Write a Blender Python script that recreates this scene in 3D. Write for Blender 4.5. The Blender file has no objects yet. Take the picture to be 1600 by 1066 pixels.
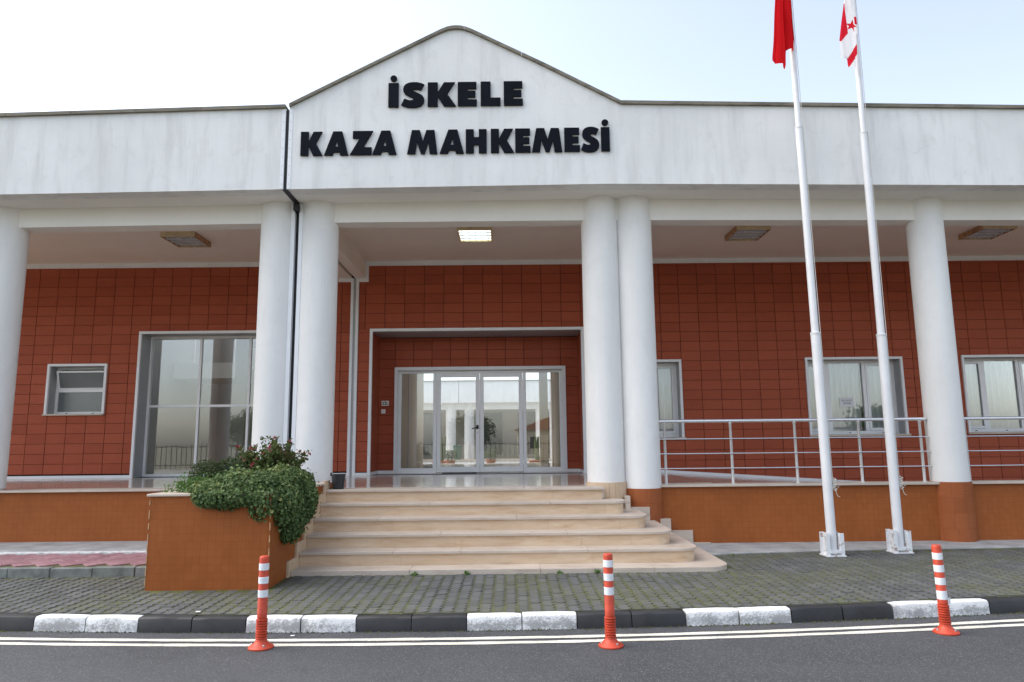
import bpy, bmesh, math, random
import numpy as np
from mathutils import Matrix, Vector

random.seed(7)
rng = np.random.default_rng(11)
R = math.radians
scene = bpy.context.scene
COL = scene.collection

# ------------------------------------------------------------------ camera
CAM_F, CAM_H, CAM_D = 1085.26, 1.69, 9.9
YAW, PITCH, ROLL = -0.0046, 0.145, -0.0099
def cam_axes():
    cy, sy = math.cos(YAW), math.sin(YAW)
    f0 = Vector((-sy, cy, 0)); r0 = Vector((cy, sy, 0)); u0 = Vector((0, 0, 1))
    f = f0*math.cos(PITCH) + u0*math.sin(PITCH); u = u0*math.cos(PITCH) - f0*math.sin(PITCH)
    r = r0*math.cos(ROLL) + u*math.sin(ROLL); u2 = u*math.cos(ROLL) - r0*math.sin(ROLL)
    return r, u2, f
cr_, cu_, cf_ = cam_axes()
cam = bpy.data.cameras.new('camera')
cam.sensor_width = 36.0
cam.lens = 36.0*CAM_F/1600.0
cam.clip_start = 0.05
cam.clip_end = 3000
camo = bpy.data.objects.new('camera', cam)
camo.matrix_world = Matrix(((cr_.x, cu_.x, -cf_.x, 0), (cr_.y, cu_.y, -cf_.y, -CAM_D), (cr_.z, cu_.z, -cf_.z, CAM_H), (0, 0, 0, 1)))
COL.objects.link(camo)
scene.camera = camo
def px(x, y, z):
    d = Vector((x, y + CAM_D, z - CAM_H)); w = d.dot(cf_)
    return 800 + CAM_F*d.dot(cr_)/w, 533 - CAM_F*d.dot(cu_)/w, w

# ------------------------------------------------------------------ sky, sun, exposure
SUN_EL, SUN_AZ = 50.0, -78.0          # veiled sun from the left (azimuth from +Y towards +X)
world = bpy.data.worlds.new('World')
scene.world = world
world.use_nodes = True
wn, wl = world.node_tree.nodes, world.node_tree.links
wn.clear()
sky = wn.new('ShaderNodeTexSky')
sky.sky_type = 'NISHITA'
sky.sun_disc = False
sky.sun_elevation = R(SUN_EL)
sky.sun_rotation = R(SUN_AZ)
sky.altitude = 0
sky.air_density = 1.0
sky.dust_density = 2.0
sky.ozone_density = 1.0
hs = wn.new('ShaderNodeHueSaturation')
hs.inputs['Saturation'].default_value = 0.60
bg = wn.new('ShaderNodeBackground')
bg.inputs['Strength'].default_value = 0.15
wo = wn.new('ShaderNodeOutputWorld')
wl.new(sky.outputs[0], hs.inputs['Color'])
wl.new(hs.outputs[0], bg.inputs['Color'])
wl.new(bg.outputs[0], wo.inputs['Surface'])
sun = bpy.data.lights.new('sun', 'SUN')
sun.energy = 1.5
sun.angle = R(90)
sun.color = (1.0, 0.95, 0.87)
suno = bpy.data.objects.new('sun', sun)
sdir = Vector((math.sin(R(SUN_AZ))*math.cos(R(SUN_EL)), math.cos(R(SUN_AZ))*math.cos(R(SUN_EL)), math.sin(R(SUN_EL))))
suno.rotation_euler = sdir.to_track_quat('Z', 'Y').to_euler()
suno.location = (-10, 20, 20)
COL.objects.link(suno)
vs = scene.view_settings
vs.view_transform = 'Standard'
vs.look = 'None'
vs.exposure = 1.26
vs.gamma = 1.0
vs.use_curve_mapping = False
scene.render.engine = 'CYCLES'
cy = scene.cycles
cy.use_denoising = True
try:
    cy.denoiser = 'OPENIMAGEDENOISE'
except Exception:
    pass
cy.max_bounces = 10
cy.diffuse_bounces = 5
cy.glossy_bounces = 5
cy.transparent_max_bounces = 16
cy.sample_clamp_indirect = 6.0
cy.caustics_reflective = False
cy.caustics_refractive = False

# ------------------------------------------------------------------ materials
class NT:
    def __init__(s, m):
        m.use_nodes = True
        s.t = m.node_tree; s.n = s.t.nodes; s.l = s.t.links
        s.b = s.n['Principled BSDF']; s.out = s.n['Material Output']
    def new(s, k, **kw):
        o = s.n.new('ShaderNode' + k)
        for a, v in kw.items(): setattr(o, a, v)
        return o
    def link(s, a, b): s.l.new(a, b)
    def pos(s, scale=(1, 1, 1)):
        g = s.new('NewGeometry'); m = s.new('Mapping'); m.inputs['Scale'].default_value = scale
        s.link(g.outputs['Position'], m.inputs['Vector']); return m.outputs[0]
    def noise(s, scale, detail=4, rough=0.55, vec=None, dist=0.0):
        o = s.new('TexNoise'); o.inputs['Scale'].default_value = scale; o.inputs['Detail'].default_value = detail
        o.inputs['Roughness'].default_value = rough; o.inputs['Distortion'].default_value = dist
        s.link(vec if vec is not None else s.pos(), o.inputs['Vector']); return o.outputs[0]
    def ramp(s, fac, stops):
        o = s.new('ValToRGB'); e = o.color_ramp.elements
        while len(e) < len(stops): e.new(0.5)
        for i, (p, c) in enumerate(stops):
            e[i].position = p; e[i].color = tuple(c) + (1,) if not np.isscalar(c) else (c, c, c, 1)
        s.link(fac, o.inputs[0]); return o.outputs[0]
    def mix(s, fac, a, b, mode='MIX'):
        o = s.new('Mix', data_type='RGBA', blend_type=mode)
        for sock, v in ((o.inputs[0], fac), (o.inputs[6], a), (o.inputs[7], b)):
            if hasattr(v, 'is_output'): s.link(v, sock)
            elif np.isscalar(v): sock.default_value = v if sock.type == 'VALUE' else (v, v, v, 1)
            else: sock.default_value = tuple(v) + (1,)
        return o.outputs[2]
    def math(s, op, a, b=0.0, c=None):
        o = s.new('Math', operation=op)
        for i, v in enumerate((a, b) if c is None else (a, b, c)):
            if hasattr(v, 'is_output'): s.link(v, o.inputs[i])
            else: o.inputs[i].default_value = v
        return o.outputs[0]
    def bump(s, h, strength=0.3, dist=0.01):
        o = s.new('Bump'); o.inputs['Strength'].default_value = strength; o.inputs['Distance'].default_value = dist
        s.link(h, o.inputs['Height']); s.link(o.outputs[0], s.b.inputs['Normal'])
    def rnd(s):
        oi = s.new('ObjectInfo'); at = s.new('Attribute', attribute_name='tint')
        return s.math('FRACT', s.math('ADD', oi.outputs['Random'], at.outputs['Fac']))

def mat(name, col, rough=0.6, var=0.0, scale=6.0, bump=0.0, bscale=60.0, bdist=0.004, metal=0.0, spec=0.5):
    m = bpy.data.materials.new(name); t = NT(m)
    t.b.inputs['Roughness'].default_value = rough; t.b.inputs['Metallic'].default_value = metal
    t.b.inputs['Specular IOR Level'].default_value = spec
    if var:
        f = t.noise(scale, 5, 0.6)
        lo = [c*(1-var) for c in col]; hi = [min(1, c*(1+var)) for c in col]
        t.link(t.ramp(f, [(0.3, lo), (0.7, hi)]), t.b.inputs['Base Color'])
    else: t.b.inputs['Base Color'].default_value = tuple(col) + (1,)
    if bump: t.bump(t.noise(bscale, 4, 0.6), bump, bdist)
    return m

M = {}
def m_fascia():
    m = bpy.data.materials.new('stained_white_render'); t = NT(m)
    streak = t.noise(1.0, 6, 0.66, t.pos((3.4, 3.4, 0.38)))
    blot = t.noise(0.55, 4, 0.5, t.pos((1, 1, 1.6)))
    fine = t.noise(14, 5, 0.65)
    c = t.ramp(streak, [(0.28, (0.62, 0.615, 0.605)), (0.50, (0.80, 0.795, 0.78)), (0.75, (0.85, 0.845, 0.83))])
    c = t.mix(t.ramp(blot, [(0.42, 0.0), (0.66, 0.55)]), c, (0.67, 0.67, 0.66))
    c = t.mix(t.ramp(t.noise(3.2, 6, 0.7, t.pos((1.2, 1.2, 0.8)), 0.5), [(0.54, 0.0), (0.70, 0.4)]), c, (0.60, 0.595, 0.58))
    c = t.mix(t.math('MULTIPLY', fine, 0.12), c, (0.45, 0.45, 0.44))
    cr = t.new('TexVoronoi', feature='DISTANCE_TO_EDGE'); cr.inputs['Scale'].default_value = 0.8
    dv = t.new('TexNoise'); dv.inputs['Scale'].default_value = 3.0; dv.inputs['Detail'].default_value = 6
    t.link(t.pos(), dv.inputs['Vector'])
    ad = t.new('VectorMath', operation='ADD'); sc = t.new('VectorMath', operation='SCALE'); sc.inputs['Scale'].default_value = 0.5
    t.link(dv.outputs['Color'], sc.inputs[0]); t.link(t.pos((0.7, 1, 1.5)), ad.inputs[0]); t.link(sc.outputs[0], ad.inputs[1])
    t.link(ad.outputs[0], cr.inputs['Vector'])
    cm = t.math('MULTIPLY', t.ramp(cr.outputs['Distance'], [(0.0, 1.0), (0.006, 0.0)]), t.ramp(t.noise(0.9, 2), [(0.60, 0.0), (0.70, 0.32)]))
    c = t.mix(cm, c, (0.22, 0.22, 0.22))
    t.link(c, t.b.inputs['Base Color']); t.b.inputs['Roughness'].default_value = 0.85
    t.bump(t.noise(40, 5, 0.7), 0.25, 0.006)
    return m
M['fascia'] = m_fascia()
def m_plaster(name, col, var=0.06, worn=False):
    m = bpy.data.materials.new(name); t = NT(m)
    a = t.noise(0.8, 5, 0.55, t.pos((2, 2, 0.6))); b = t.noise(9, 5, 0.6)
    c = t.ramp(a, [(0.3, [x*(1-var*1.6) for x in col]), (0.7, col)])
    c = t.mix(t.ramp(b, [(0.55, 0.0), (0.8, 0.16)]), c, [x*0.72 for x in col])
    if worn:
        c = t.mix(t.ramp(t.noise(2.6, 5, 0.6, t.pos((1.4, 1.4, 1.0)), 0.4), [(0.48, 0.0), (0.66, 0.35)]), c, [col[0]*0.86, col[1]*0.865, col[2]*0.87])
        c = t.mix(t.ramp(t.noise(4.0, 6, 0.7, t.pos((5, 5, 0.5))), [(0.56, 0.0), (0.74, 0.30)]), c, [x*0.74 for x in col])
        c = t.mix(t.ramp(t.noise(17, 5, 0.75, t.pos((1, 1, 2.0))), [(0.66, 0.0), (0.74, 0.5)]), c, [x*0.60 for x in col])
    t.link(c, t.b.inputs['Base Color']); t.b.inputs['Roughness'].default_value = 0.78
    t.bump(t.mix(0.5, t.noise(24, 5, 0.65), t.noise(5, 3)), 0.34 if worn else 0.22, 0.010 if worn else 0.006)
    return m
M['white'] = m_plaster('white_plaster', (0.83, 0.82, 0.80), 0.07, True)
M['beam'] = m_plaster('brightened_cream_plaster', (0.85, 0.825, 0.785), 0.03)  # cream paint, lightened to make up for the little light reaching beam and soffit
M['ceiling'] = m_plaster('ceiling_plaster', (0.86, 0.78, 0.70), 0.03)
M['beige'] = m_plaster('beige_plaster', (0.62, 0.53, 0.40), 0.03)
def m_tile(name, lo, hi, grain):
    m = bpy.data.materials.new(name); t = NT(m)
    r = t.rnd()
    c = t.ramp(r, [(0.0, lo), (0.35, [(a+b)/2 for a, b in zip(lo, hi)]), (1.0, hi)])
    n = t.noise(3.0, 5, 0.6, t.pos((3, 3, 22)))
    c = t.mix(t.ramp(n, [(0.35, 0.25), (0.6, 0.0)]), c, [x*0.62 for x in lo])
    c = t.mix(t.ramp(t.noise(1.3, 3), [(0.45, 0.0), (0.8, 0.22)]), c, [x*1.15 for x in hi])
    t.link(c, t.b.inputs['Base Color']); t.b.inputs['Roughness'].default_value = 0.62; t.b.inputs['Specular IOR Level'].default_value = 0.22
    w = t.new('TexWave', wave_type='BANDS', bands_direction='Z'); w.inputs['Scale'].default_value = grain
    w.inputs['Distortion'].default_value = 0.4
    t.link(t.pos(), w.inputs['Vector'])
    t.bump(t.mix(0.5, w.outputs[0], t.noise(90, 3)), 0.18, 0.003)
    return m
M['tile'] = m_tile('terracotta_tile', (0.345, 0.075, 0.036), (0.405, 0.095, 0.047), 22)
def m_plinth():
    m = bpy.data.materials.new('orange_plinth_tile'); t = NT(m)
    g = t.new('NewGeometry'); sx = t.new('SeparateXYZ'); t.link(g.outputs['Position'], sx.inputs[0])
    cb = t.new('CombineXYZ'); t.link(t.math('ADD', sx.outputs[0], sx.outputs[1]), cb.inputs[0]); t.link(sx.outputs[2], cb.inputs[1])
    br = t.new('TexBrick'); t.link(cb.outputs[0], br.inputs['Vector']); br.offset = 0.0; br.squash = 1.0
    br.inputs['Scale'].default_value = 1.0; br.inputs['Brick Width'].default_value = 0.0815; br.inputs['Row Height'].default_value = 0.0815
    br.inputs['Mortar Size'].default_value = 0.0014; br.inputs['Mortar Smooth'].default_value = 0.2
    br.inputs['Color1'].default_value = (0.315, 0.090, 0.021, 1); br.inputs['Color2'].default_value = (0.345, 0.102, 0.025, 1)
    br.inputs['Mortar'].default_value = (0.195, 0.054, 0.014, 1)
    c = t.mix(t.ramp(t.noise(2.2, 5, 0.6), [(0.35, 0.35), (0.65, 0.0)]), br.outputs[0], (0.235, 0.065, 0.015))
    c = t.mix(t.ramp(t.noise(30, 4, 0.7, t.pos((1, 1, 0.25))), [(0.45, 0.0), (0.75, 0.3)]), c, (0.36, 0.12, 0.038))
    c = t.mix(t.ramp(t.noise(1.0, 5, 0.65, t.pos((1, 1, 0.55))), [(0.52, 0.0), (0.72, 0.45)]), c, (0.19, 0.056, 0.016))
    # pale lime scuffs, mostly low on the wall
    sc = t.math('MULTIPLY', t.ramp(t.noise(5, 5, 0.7, t.pos((1, 1, 2.2))), [(0.70, 0.0), (0.80, 0.5)]), t.ramp(t.noise(0.7, 2), [(0.46, 0.0), (0.58, 1.0)]))
    c = t.mix(sc, c, (0.50, 0.36, 0.27))
    t.link(c, t.b.inputs['Base Color']); t.b.inputs['Roughness'].default_value = 0.6; t.b.inputs['Specular IOR Level'].default_value = 0.22
    t.bump(t.mix(0.3, t.math('SUBTRACT', 1.0, br.outputs['Fac']), t.noise(80, 3)), 0.3, 0.003)
    return m
M['plinth'] = m_plinth()
M['facing'] = m_tile('orange_facing_tile', (0.295, 0.085, 0.026), (0.345, 0.104, 0.036), 5)
def m_travertine(name, a, b, dirt, rough=0.55):
    m = bpy.data.materials.new(name); t = NT(m)
    v = t.noise(3.0, 6, 0.68, t.pos((0.9, 2.0, 5.0)), 0.3)
    c = t.ramp(v, [(0.22, dirt), (0.45, a), (0.68, b)])
    c = t.mix(t.ramp(t.noise(26, 4, 0.7), [(0.60, 0.0), (0.80, 0.35)]), c, dirt)
    c = t.mix(t.ramp(t.noise(1.1, 4, 0.55), [(0.40, 0.30), (0.62, 0.0)]), c, [x*0.72 for x in a])
    c = t.mix(t.math('MULTIPLY', t.rnd(), 0.16), c, [x*0.7 for x in dirt])
    t.link(c, t.b.inputs['Base Color']); t.b.inputs['Roughness'].default_value = rough
    t.bump(t.noise(55, 5, 0.7), 0.22, 0.003)
    return m
M['riser'] = m_travertine('travertine_riser', (0.65, 0.475, 0.315), (0.73, 0.58, 0.42), (0.47, 0.29, 0.16))
M['tread'] = m_travertine('travertine_tread', (0.57, 0.475, 0.39), (0.64, 0.56, 0.48), (0.40, 0.325, 0.265), 0.5)
M['coping'] = m_travertine('coping_stone', (0.20, 0.18, 0.14), (0.30, 0.27, 0.215), (0.055, 0.05, 0.04), 0.85)
def m_floor():
    m = bpy.data.materials.new('polished_marble_floor'); t = NT(m)
    br = t.new('TexBrick'); t.link(t.pos(), br.inputs['Vector']); br.offset = 0.0
    br.inputs['Scale'].default_value = 1.0; br.inputs['Brick Width'].default_value = 0.6; br.inputs['Row Height'].default_value = 0.3
    br.inputs['Mortar Size'].default_value = 0.002
    br.inputs['Color1'].default_value = (0.55, 0.47, 0.395, 1); br.inputs['Color2'].default_value = (0.60, 0.525, 0.455, 1); br.inputs['Mortar'].default_value = (0.36, 0.30, 0.25, 1)
    c = t.mix(t.ramp(t.noise(3, 6, 0.65, t.pos((1, 3, 1))), [(0.4, 0.4), (0.65, 0.0)]), br.outputs[0], (0.45, 0.36, 0.29))
    t.link(c, t.b.inputs['Base Color'])
    t.link(t.ramp(t.noise(5, 4), [(0.3, 0.07), (0.7, 0.15)]), t.b.inputs['Roughness'])
    t.b.inputs['Specular IOR Level'].default_value = 0.75
    return m
M['floor'] = m_floor()
M['alu'] = mat('silver_aluminium', (0.80, 0.81, 0.83), 0.42, 0.04, 3)
M['alu_white'] = mat('white_aluminium', (0.88, 0.885, 0.89), 0.38, 0.03, 3)
M['alu_dark'] = mat('grey_aluminium_reveal', (0.40, 0.41, 0.43), 0.45, 0.05, 3, metal=0.2)
M['rubber'] = mat('black_rubber', (0.012, 0.012, 0.015), 0.6)
M['letter'] = mat('dark_navy_letter', (0.0035, 0.005, 0.010), 0.7, 0.3, 5, spec=0.12)
M['steel'] = mat('brushed_steel', (0.78, 0.78, 0.80), 0.27, metal=0.85)
M['steel_post'] = mat('satin_steel_post', (0.66, 0.65, 0.64), 0.42, metal=0.5)
M['black_plastic'] = mat('black_plastic', (0.022, 0.024, 0.028), 0.5, 0.2, 8)
M['dark_int'] = mat('dark_interior', (0.12, 0.115, 0.10), 0.8)
M['int_wall'] = m_plaster('interior_wall', (0.40, 0.385, 0.35), 0.03)
M['stair_white'] = m_plaster('stair_white_plaster', (0.85, 0.83, 0.79), 0.02)
M['soil'] = mat('dark_soil', (0.06, 0.04, 0.025), 0.95, 0.4, 20, 0.6, 40, 0.02)
def m_glass():
    m = bpy.data.materials.new('window_glass'); t = NT(m)
    t.n.remove(t.b)
    tr = t.new('BsdfTransparent'); tr.inputs[0].default_value = (0.95, 0.965, 0.96, 1)
    gl = t.new('BsdfGlossy'); gl.inputs['Roughness'].default_value = 0.004; gl.inputs[0].default_value = (1, 1, 1, 1)
    fr = t.new('Fresnel'); fr.inputs[0].default_value = 1.62
    mx = t.new('MixShader')
    bp = t.new('Bump'); bp.inputs['Strength'].default_value = 0.02; bp.inputs['Distance'].default_value = 0.02
    t.link(t.noise(1.6, 1), bp.inputs['Height']); t.link(bp.outputs[0], gl.inputs['Normal'])
    t.link(t.math('MULTIPLY', fr.outputs[0], 2.1), mx.inputs[0])
    t.link(tr.outputs[0], mx.inputs[1]); t.link(gl.outputs[0], mx.inputs[2]); t.link(mx.outputs[0], t.out.inputs['Surface'])
    return m
M['glass'] = m_glass()
M['frosted'] = mat('frosted_dark_glass', (0.16, 0.18, 0.185), 0.12, 0.1, 2, spec=0.8)
def m_asphalt():
    m = bpy.data.materials.new('asphalt'); t = NT(m)
    sp = t.new('TexVoronoi'); sp.inputs['Scale'].default_value = 150; t.link(t.pos(), sp.inputs['Vector'])
    hsv = t.new('SeparateColor'); t.link(sp.outputs['Color'], hsv.inputs[0])
    big = t.noise(0.7, 5, 0.6)
    c = t.ramp(big, [(0.3, (0.040, 0.042, 0.047)), (0.7, (0.060, 0.062, 0.067))])
    c = t.mix(t.ramp(hsv.outputs[0], [(0.78, 0.0), (1.0, 0.62)]), c, (0.24, 0.24, 0.255))
    c = t.mix(t.ramp(hsv.outputs[1], [(0.66, 0.0), (1.0, 0.7)]), c, (0.022, 0.023, 0.026))
    c = t.mix(t.ramp(t.noise(0.45, 3, 0.5), [(0.60, 0.0), (0.76, 0.35)]), c, (0.075, 0.068, 0.064))
    c = t.mix(t.ramp(t.noise(0.8, 5, 0.6, t.pos((0.25, 1.6, 1))), [(0.45, 0.0), (0.70, 0.45)]), c, (0.078, 0.080, 0.084))
    c = t.mix(t.ramp(t.noise(1.7, 6, 0.7), [(0.60, 0.0), (0.72, 0.5)]), c, (0.026, 0.026, 0.028))
    t.link(c, t.b.inputs['Base Color']); t.b.inputs['Roughness'].default_value = 0.82
    t.bump(t.mix(0.5, sp.outputs['Distance'], t.noise(150, 3, 0.7)), 0.55, 0.006)
    return m
M['asphalt'] = m_asphalt()
def m_roadpaint():
    m = bpy.data.materials.new('cream_road_paint'); t = NT(m)
    c = t.ramp(t.noise(2.0, 5), [(0.3, (0.70, 0.65, 0.52)), (0.7, (0.82, 0.79, 0.70))])
    w = t.ramp(t.math('ADD', t.math('MULTIPLY', t.noise(75, 4, 0.75), 0.75), t.math('MULTIPLY', t.noise(3.5, 4, 0.6), 0.3)), [(0.53, 0.0), (0.66, 0.75)])
    c = t.mix(w, c, (0.22, 0.215, 0.21))
    t.link(c, t.b.inputs['Base Color']); t.b.inputs['Roughness'].default_value = 0.7
    t.bump(t.noise(120, 3), 0.3, 0.004)
    return m
M['roadpaint'] = m_roadpaint()
def m_kerb(white):
    m = bpy.data.materials.new('white_painted_concrete' if white else 'black_painted_concrete'); t = NT(m)
    a = t.noise(5, 6, 0.7, t.pos((1, 1, 1))); b = t.noise(48, 5, 0.75, t.pos((1, 1, 1.6)))
    if white:
        c = t.ramp(t.noise(1.7, 4), [(0.3, (0.70, 0.70, 0.70)), (0.7, (0.80, 0.80, 0.79))])
        g = t.new('NewGeometry'); sx = t.new('SeparateXYZ'); t.link(g.outputs['Position'], sx.inputs[0])
        low = t.ramp(sx.outputs[2], [(0.0, 0.10), (0.05, 0.15), (0.125, 0.02)])       # paint is scuffed away along the foot of the stone
        wear = t.ramp(t.math('ADD', t.math('ADD', t.math('MULTIPLY', a, 0.55), t.math('MULTIPLY', b, 0.5)), low), [(0.575, 0.0), (0.68, 0.85)])
        c = t.mix(wear, c, (0.27, 0.27, 0.265))
    else:
        c = t.ramp(a, [(0.3, (0.016, 0.016, 0.018)), (0.75, (0.034, 0.034, 0.036))])
        c = t.mix(t.ramp(b, [(0.66, 0.0), (0.74, 0.35)]), c, (0.13, 0.13, 0.125))
    t.link(c, t.b.inputs['Base Color']); t.b.inputs['Roughness'].default_value = 0.75 if white else 0.55
    t.bump(t.mix(0.5, a, b), 0.5, 0.008)
    return m
M['kerb_w'] = m_kerb(True); M['kerb_b'] = m_kerb(False)
M['concrete'] = mat('grey_concrete', (0.33, 0.33, 0.325), 0.85, 0.25, 3.5, 0.4, 50, 0.006)
M['concrete_d'] = mat('weathered_concrete_edging', (0.19, 0.20, 0.185), 0.88, 0.35, 7, 0.5, 40, 0.008)
M['whitewash'] = mat('whitewashed_edge', (0.66, 0.66, 0.65), 0.85, 0.3, 16, 0.5, 40, 0.006)
def m_paver(name, lo, hi, moss):
    m = bpy.data.materials.new(name); t = NT(m)
    c = t.ramp(t.rnd(), [(0.0, lo), (1.0, hi)])
    c = t.mix(t.ramp(t.noise(60, 4, 0.7), [(0.5, 0.0), (0.8, 0.4)]), c, [x*0.6 for x in lo])
    c = t.mix(t.ramp(t.noise(2.3, 5, 0.6), [(0.4, 0.3), (0.65, 0.0)]), c, [x*0.7 for x in lo])
    if moss:
        g = t.math('MULTIPLY', t.ramp(t.noise(1.0, 3, 0.5), [(0.40, 0.0), (0.60, 0.9)]), t.ramp(t.noise(13, 5, 0.7), [(0.42, 0.0), (0.62, 0.85)]))
        c = t.mix(g, c, (0.105, 0.110, 0.036))
    t.link(c, t.b.inputs['Base Color']); t.b.inputs['Roughness'].default_value = 0.85
    t.bump(t.noise(110, 4, 0.7), 0.4, 0.004)
    return m
M['paver'] = m_paver('grey_paver', (0.086, 0.088, 0.088), (0.128, 0.129, 0.128), True)
M['paver_red'] = m_paver('red_paver', (0.28, 0.135, 0.155), (0.40, 0.225, 0.245), False)
def m_moss():
    m = bpy.data.materials.new('mossy_joint_bed'); t = NT(m)
    c = t.ramp(t.noise(1.1, 4, 0.6), [(0.34, (0.055, 0.057, 0.036)), (0.48, (0.105, 0.110, 0.034)), (0.70, (0.160, 0.163, 0.044))])
    c = t.mix(t.ramp(t.noise(40, 4, 0.7), [(0.40, 0.45), (0.55, 0.0)]), c, (0.036, 0.036, 0.022))
    t.link(c, t.b.inputs['Base Color']); t.b.inputs['Roughness'].default_value = 0.95
    t.bump(t.noise(70, 5, 0.8), 0.8, 0.012)
    return m
M['moss'] = m_moss()
M['bollard'] = mat('orange_red_plastic', (0.52, 0.056, 0.022), 0.5, 0.16, 16)
M['reflective'] = mat('white_reflective_band', (0.76, 0.78, 0.80), 0.35, 0.06, 30)
M['pole'] = mat('white_pole_paint', (0.72, 0.72, 0.73), 0.42, 0.06, 3)
def m_rusty():
    m = bpy.data.materials.new('white_paint_with_rust'); t = NT(m)
    f = t.ramp(t.noise(11, 6, 0.75), [(0.56, 0.0), (0.64, 1.0)])
    t.link(t.mix(f, (0.72, 0.73, 0.74), (0.24, 0.10, 0.05)), t.b.inputs['Base Color']); t.b.inputs['Roughness'].default_value = 0.55
    return m
M['rusty'] = m_rusty()
M['rope'] = mat('white_halyard_rope', (0.62, 0.60, 0.55), 0.9)
def m_cloth(name, col=None, attr=None, tr=0.45):
    m = bpy.data.materials.new(name); t = NT(m)
    t.n.remove(t.b)
    d = t.new('BsdfDiffuse'); tl = t.new('BsdfTranslucent'); mx = t.new('MixShader'); mx.inputs[0].default_value = tr
    if attr:
        a = t.new('Attribute', attribute_name=attr); t.link(a.outputs['Color'], d.inputs[0]); t.link(a.outputs['Color'], tl.inputs[0])
    else:
        d.inputs[0].default_value = tuple(col) + (1,); tl.inputs[0].default_value = tuple(col) + (1,)
    t.link(d.outputs[0], mx.inputs[1]); t.link(tl.outputs[0], mx.inputs[2]); t.link(mx.outputs[0], t.out.inputs['Surface'])
    return m
M['flag_red'] = m_cloth('red_flag_cloth', (0.52, 0.012, 0.016))
M['flag_print'] = m_cloth('printed_flag_cloth', attr='print')
M['curtain'] = m_cloth('white_curtain', (0.93, 0.93, 0.93), tr=0.10)
M['blind'] = m_cloth('cream_blind', (0.84, 0.79, 0.67), tr=0.12)
M['lamp_body'] = mat('yellowed_lamp_housing', (0.62, 0.49, 0.29), 0.5, 0.2, 9)
M['lamp_side'] = mat('rusted_lamp_side', (0.44, 0.25, 0.13), 0.6, 0.4, 14)
M['lamp_tray'] = mat('lamp_reflector_tray', (0.60, 0.61, 0.63), 0.35, 0.1, 9)
M['tube_off'] = mat('unlit_tube', (0.75, 0.76, 0.77), 0.3)
def m_emit(name, col, s):
    m = bpy.data.materials.new(name); t = NT(m)
    t.b.inputs['Base Color'].default_value = (0.8, 0.8, 0.8, 1)
    t.b.inputs['Emission Color'].default_value = tuple(col) + (1,); t.b.inputs['Emission Strength'].default_value = s
    return m
M['tube_on'] = m_emit('lit_tube', (0.88, 1.0, 0.95), 1.3)
def m_leaf(name, stops, trans=0.25):
    m = bpy.data.materials.new(name); t = NT(m)
    at = t.new('Attribute', attribute_name='tint')
    c = t.ramp(at.outputs['Fac'], stops)
    t.link(c, t.b.inputs['Base Color']); t.b.inputs['Roughness'].default_value = 0.55
    t.b.inputs['Specular IOR Level'].default_value = 0.35
    tl = t.new('BsdfTranslucent'); mx = t.new('MixShader'); mx.inputs[0].default_value = trans
    t.link(c, tl.inputs[0]); t.link(t.b.outputs[0], mx.inputs[1]); t.link(tl.outputs[0], mx.inputs[2]); t.link(mx.outputs[0], t.out.inputs['Surface'])
    return m
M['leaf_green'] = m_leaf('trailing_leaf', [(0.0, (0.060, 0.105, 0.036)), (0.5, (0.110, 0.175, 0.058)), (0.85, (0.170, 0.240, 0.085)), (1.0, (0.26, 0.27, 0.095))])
M['leaf_fresh'] = m_leaf('fresh_leaf', [(0.0, (0.06, 0.13, 0.03)), (0.6, (0.11, 0.21, 0.045)), (1.0, (0.17, 0.28, 0.07))])
M['leaf_dark'] = m_leaf('dull_leaf', [(0.0, (0.035, 0.060, 0.022)), (0.6, (0.062, 0.095, 0.030)), (1.0, (0.115, 0.105, 0.042))])
M['leaf_olive'] = m_leaf('olive_leaf', [(0.0, (0.055, 0.085, 0.022)), (0.6, (0.100, 0.130, 0.032)), (1.0, (0.165, 0.150, 0.045))])
M['flower'] = m_leaf('crimson_petal', [(0.0, (0.30, 0.015, 0.04)), (1.0, (0.48, 0.05, 0.10))])
M['leaf_tree'] = m_leaf('tree_leaf', [(0.0, (0.035, 0.065, 0.020)), (0.6, (0.060, 0.100, 0.030)), (1.0, (0.095, 0.125, 0.040))])
M['stem'] = mat('brown_stem', (0.13, 0.085, 0.05), 0.85, 0.3, 30)
M['cactus'] = mat('cactus_green', (0.095, 0.125, 0.030), 0.6, 0.3, 20)
M['terracotta'] = mat('terracotta_pot', (0.42, 0.16, 0.085), 0.75, 0.2, 14)
M['bin_green'] = mat('green_bin_plastic', (0.030, 0.085, 0.060), 0.5, 0.15, 6)
M['bell_plate'] = mat('cream_plate', (0.84, 0.83, 0.78), 0.45)
M['ink'] = mat('black_ink', (0.02, 0.02, 0.02), 0.6)
M['ink_grey'] = mat('grey_print', (0.30, 0.32, 0.36), 0.6)
M['paper'] = mat('white_paper', (0.80, 0.81, 0.81), 0.8)
M['grass'] = mat('dry_ground', (0.20, 0.19, 0.13), 0.95, 0.35, 1.5, 0.5, 20, 0.02)
M['roof_tile'] = mat('red_clay_roof', (0.36, 0.15, 0.09), 0.8, 0.25, 5, 0.5, 30, 0.02)
M['house'] = mat('cream_house_wall', (0.62, 0.55, 0.43), 0.85, 0.1, 2)
M['iron'] = mat('dark_iron', (0.035, 0.035, 0.04), 0.5)
M['bark'] = mat('tree_bark', (0.14, 0.10, 0.07), 0.9, 0.3, 20, 0.6, 30, 0.02)
M['roofing'] = mat('flat_roof_felt', (0.22, 0.22, 0.22), 0.9, 0.15, 2)
M['dark_glass'] = mat('dark_window_glass', (0.05, 0.055, 0.06), 0.06, spec=0.9)
M['joint_dark'] = mat('dark_tile_backing', (0.016, 0.008, 0.006), 0.9)

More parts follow.
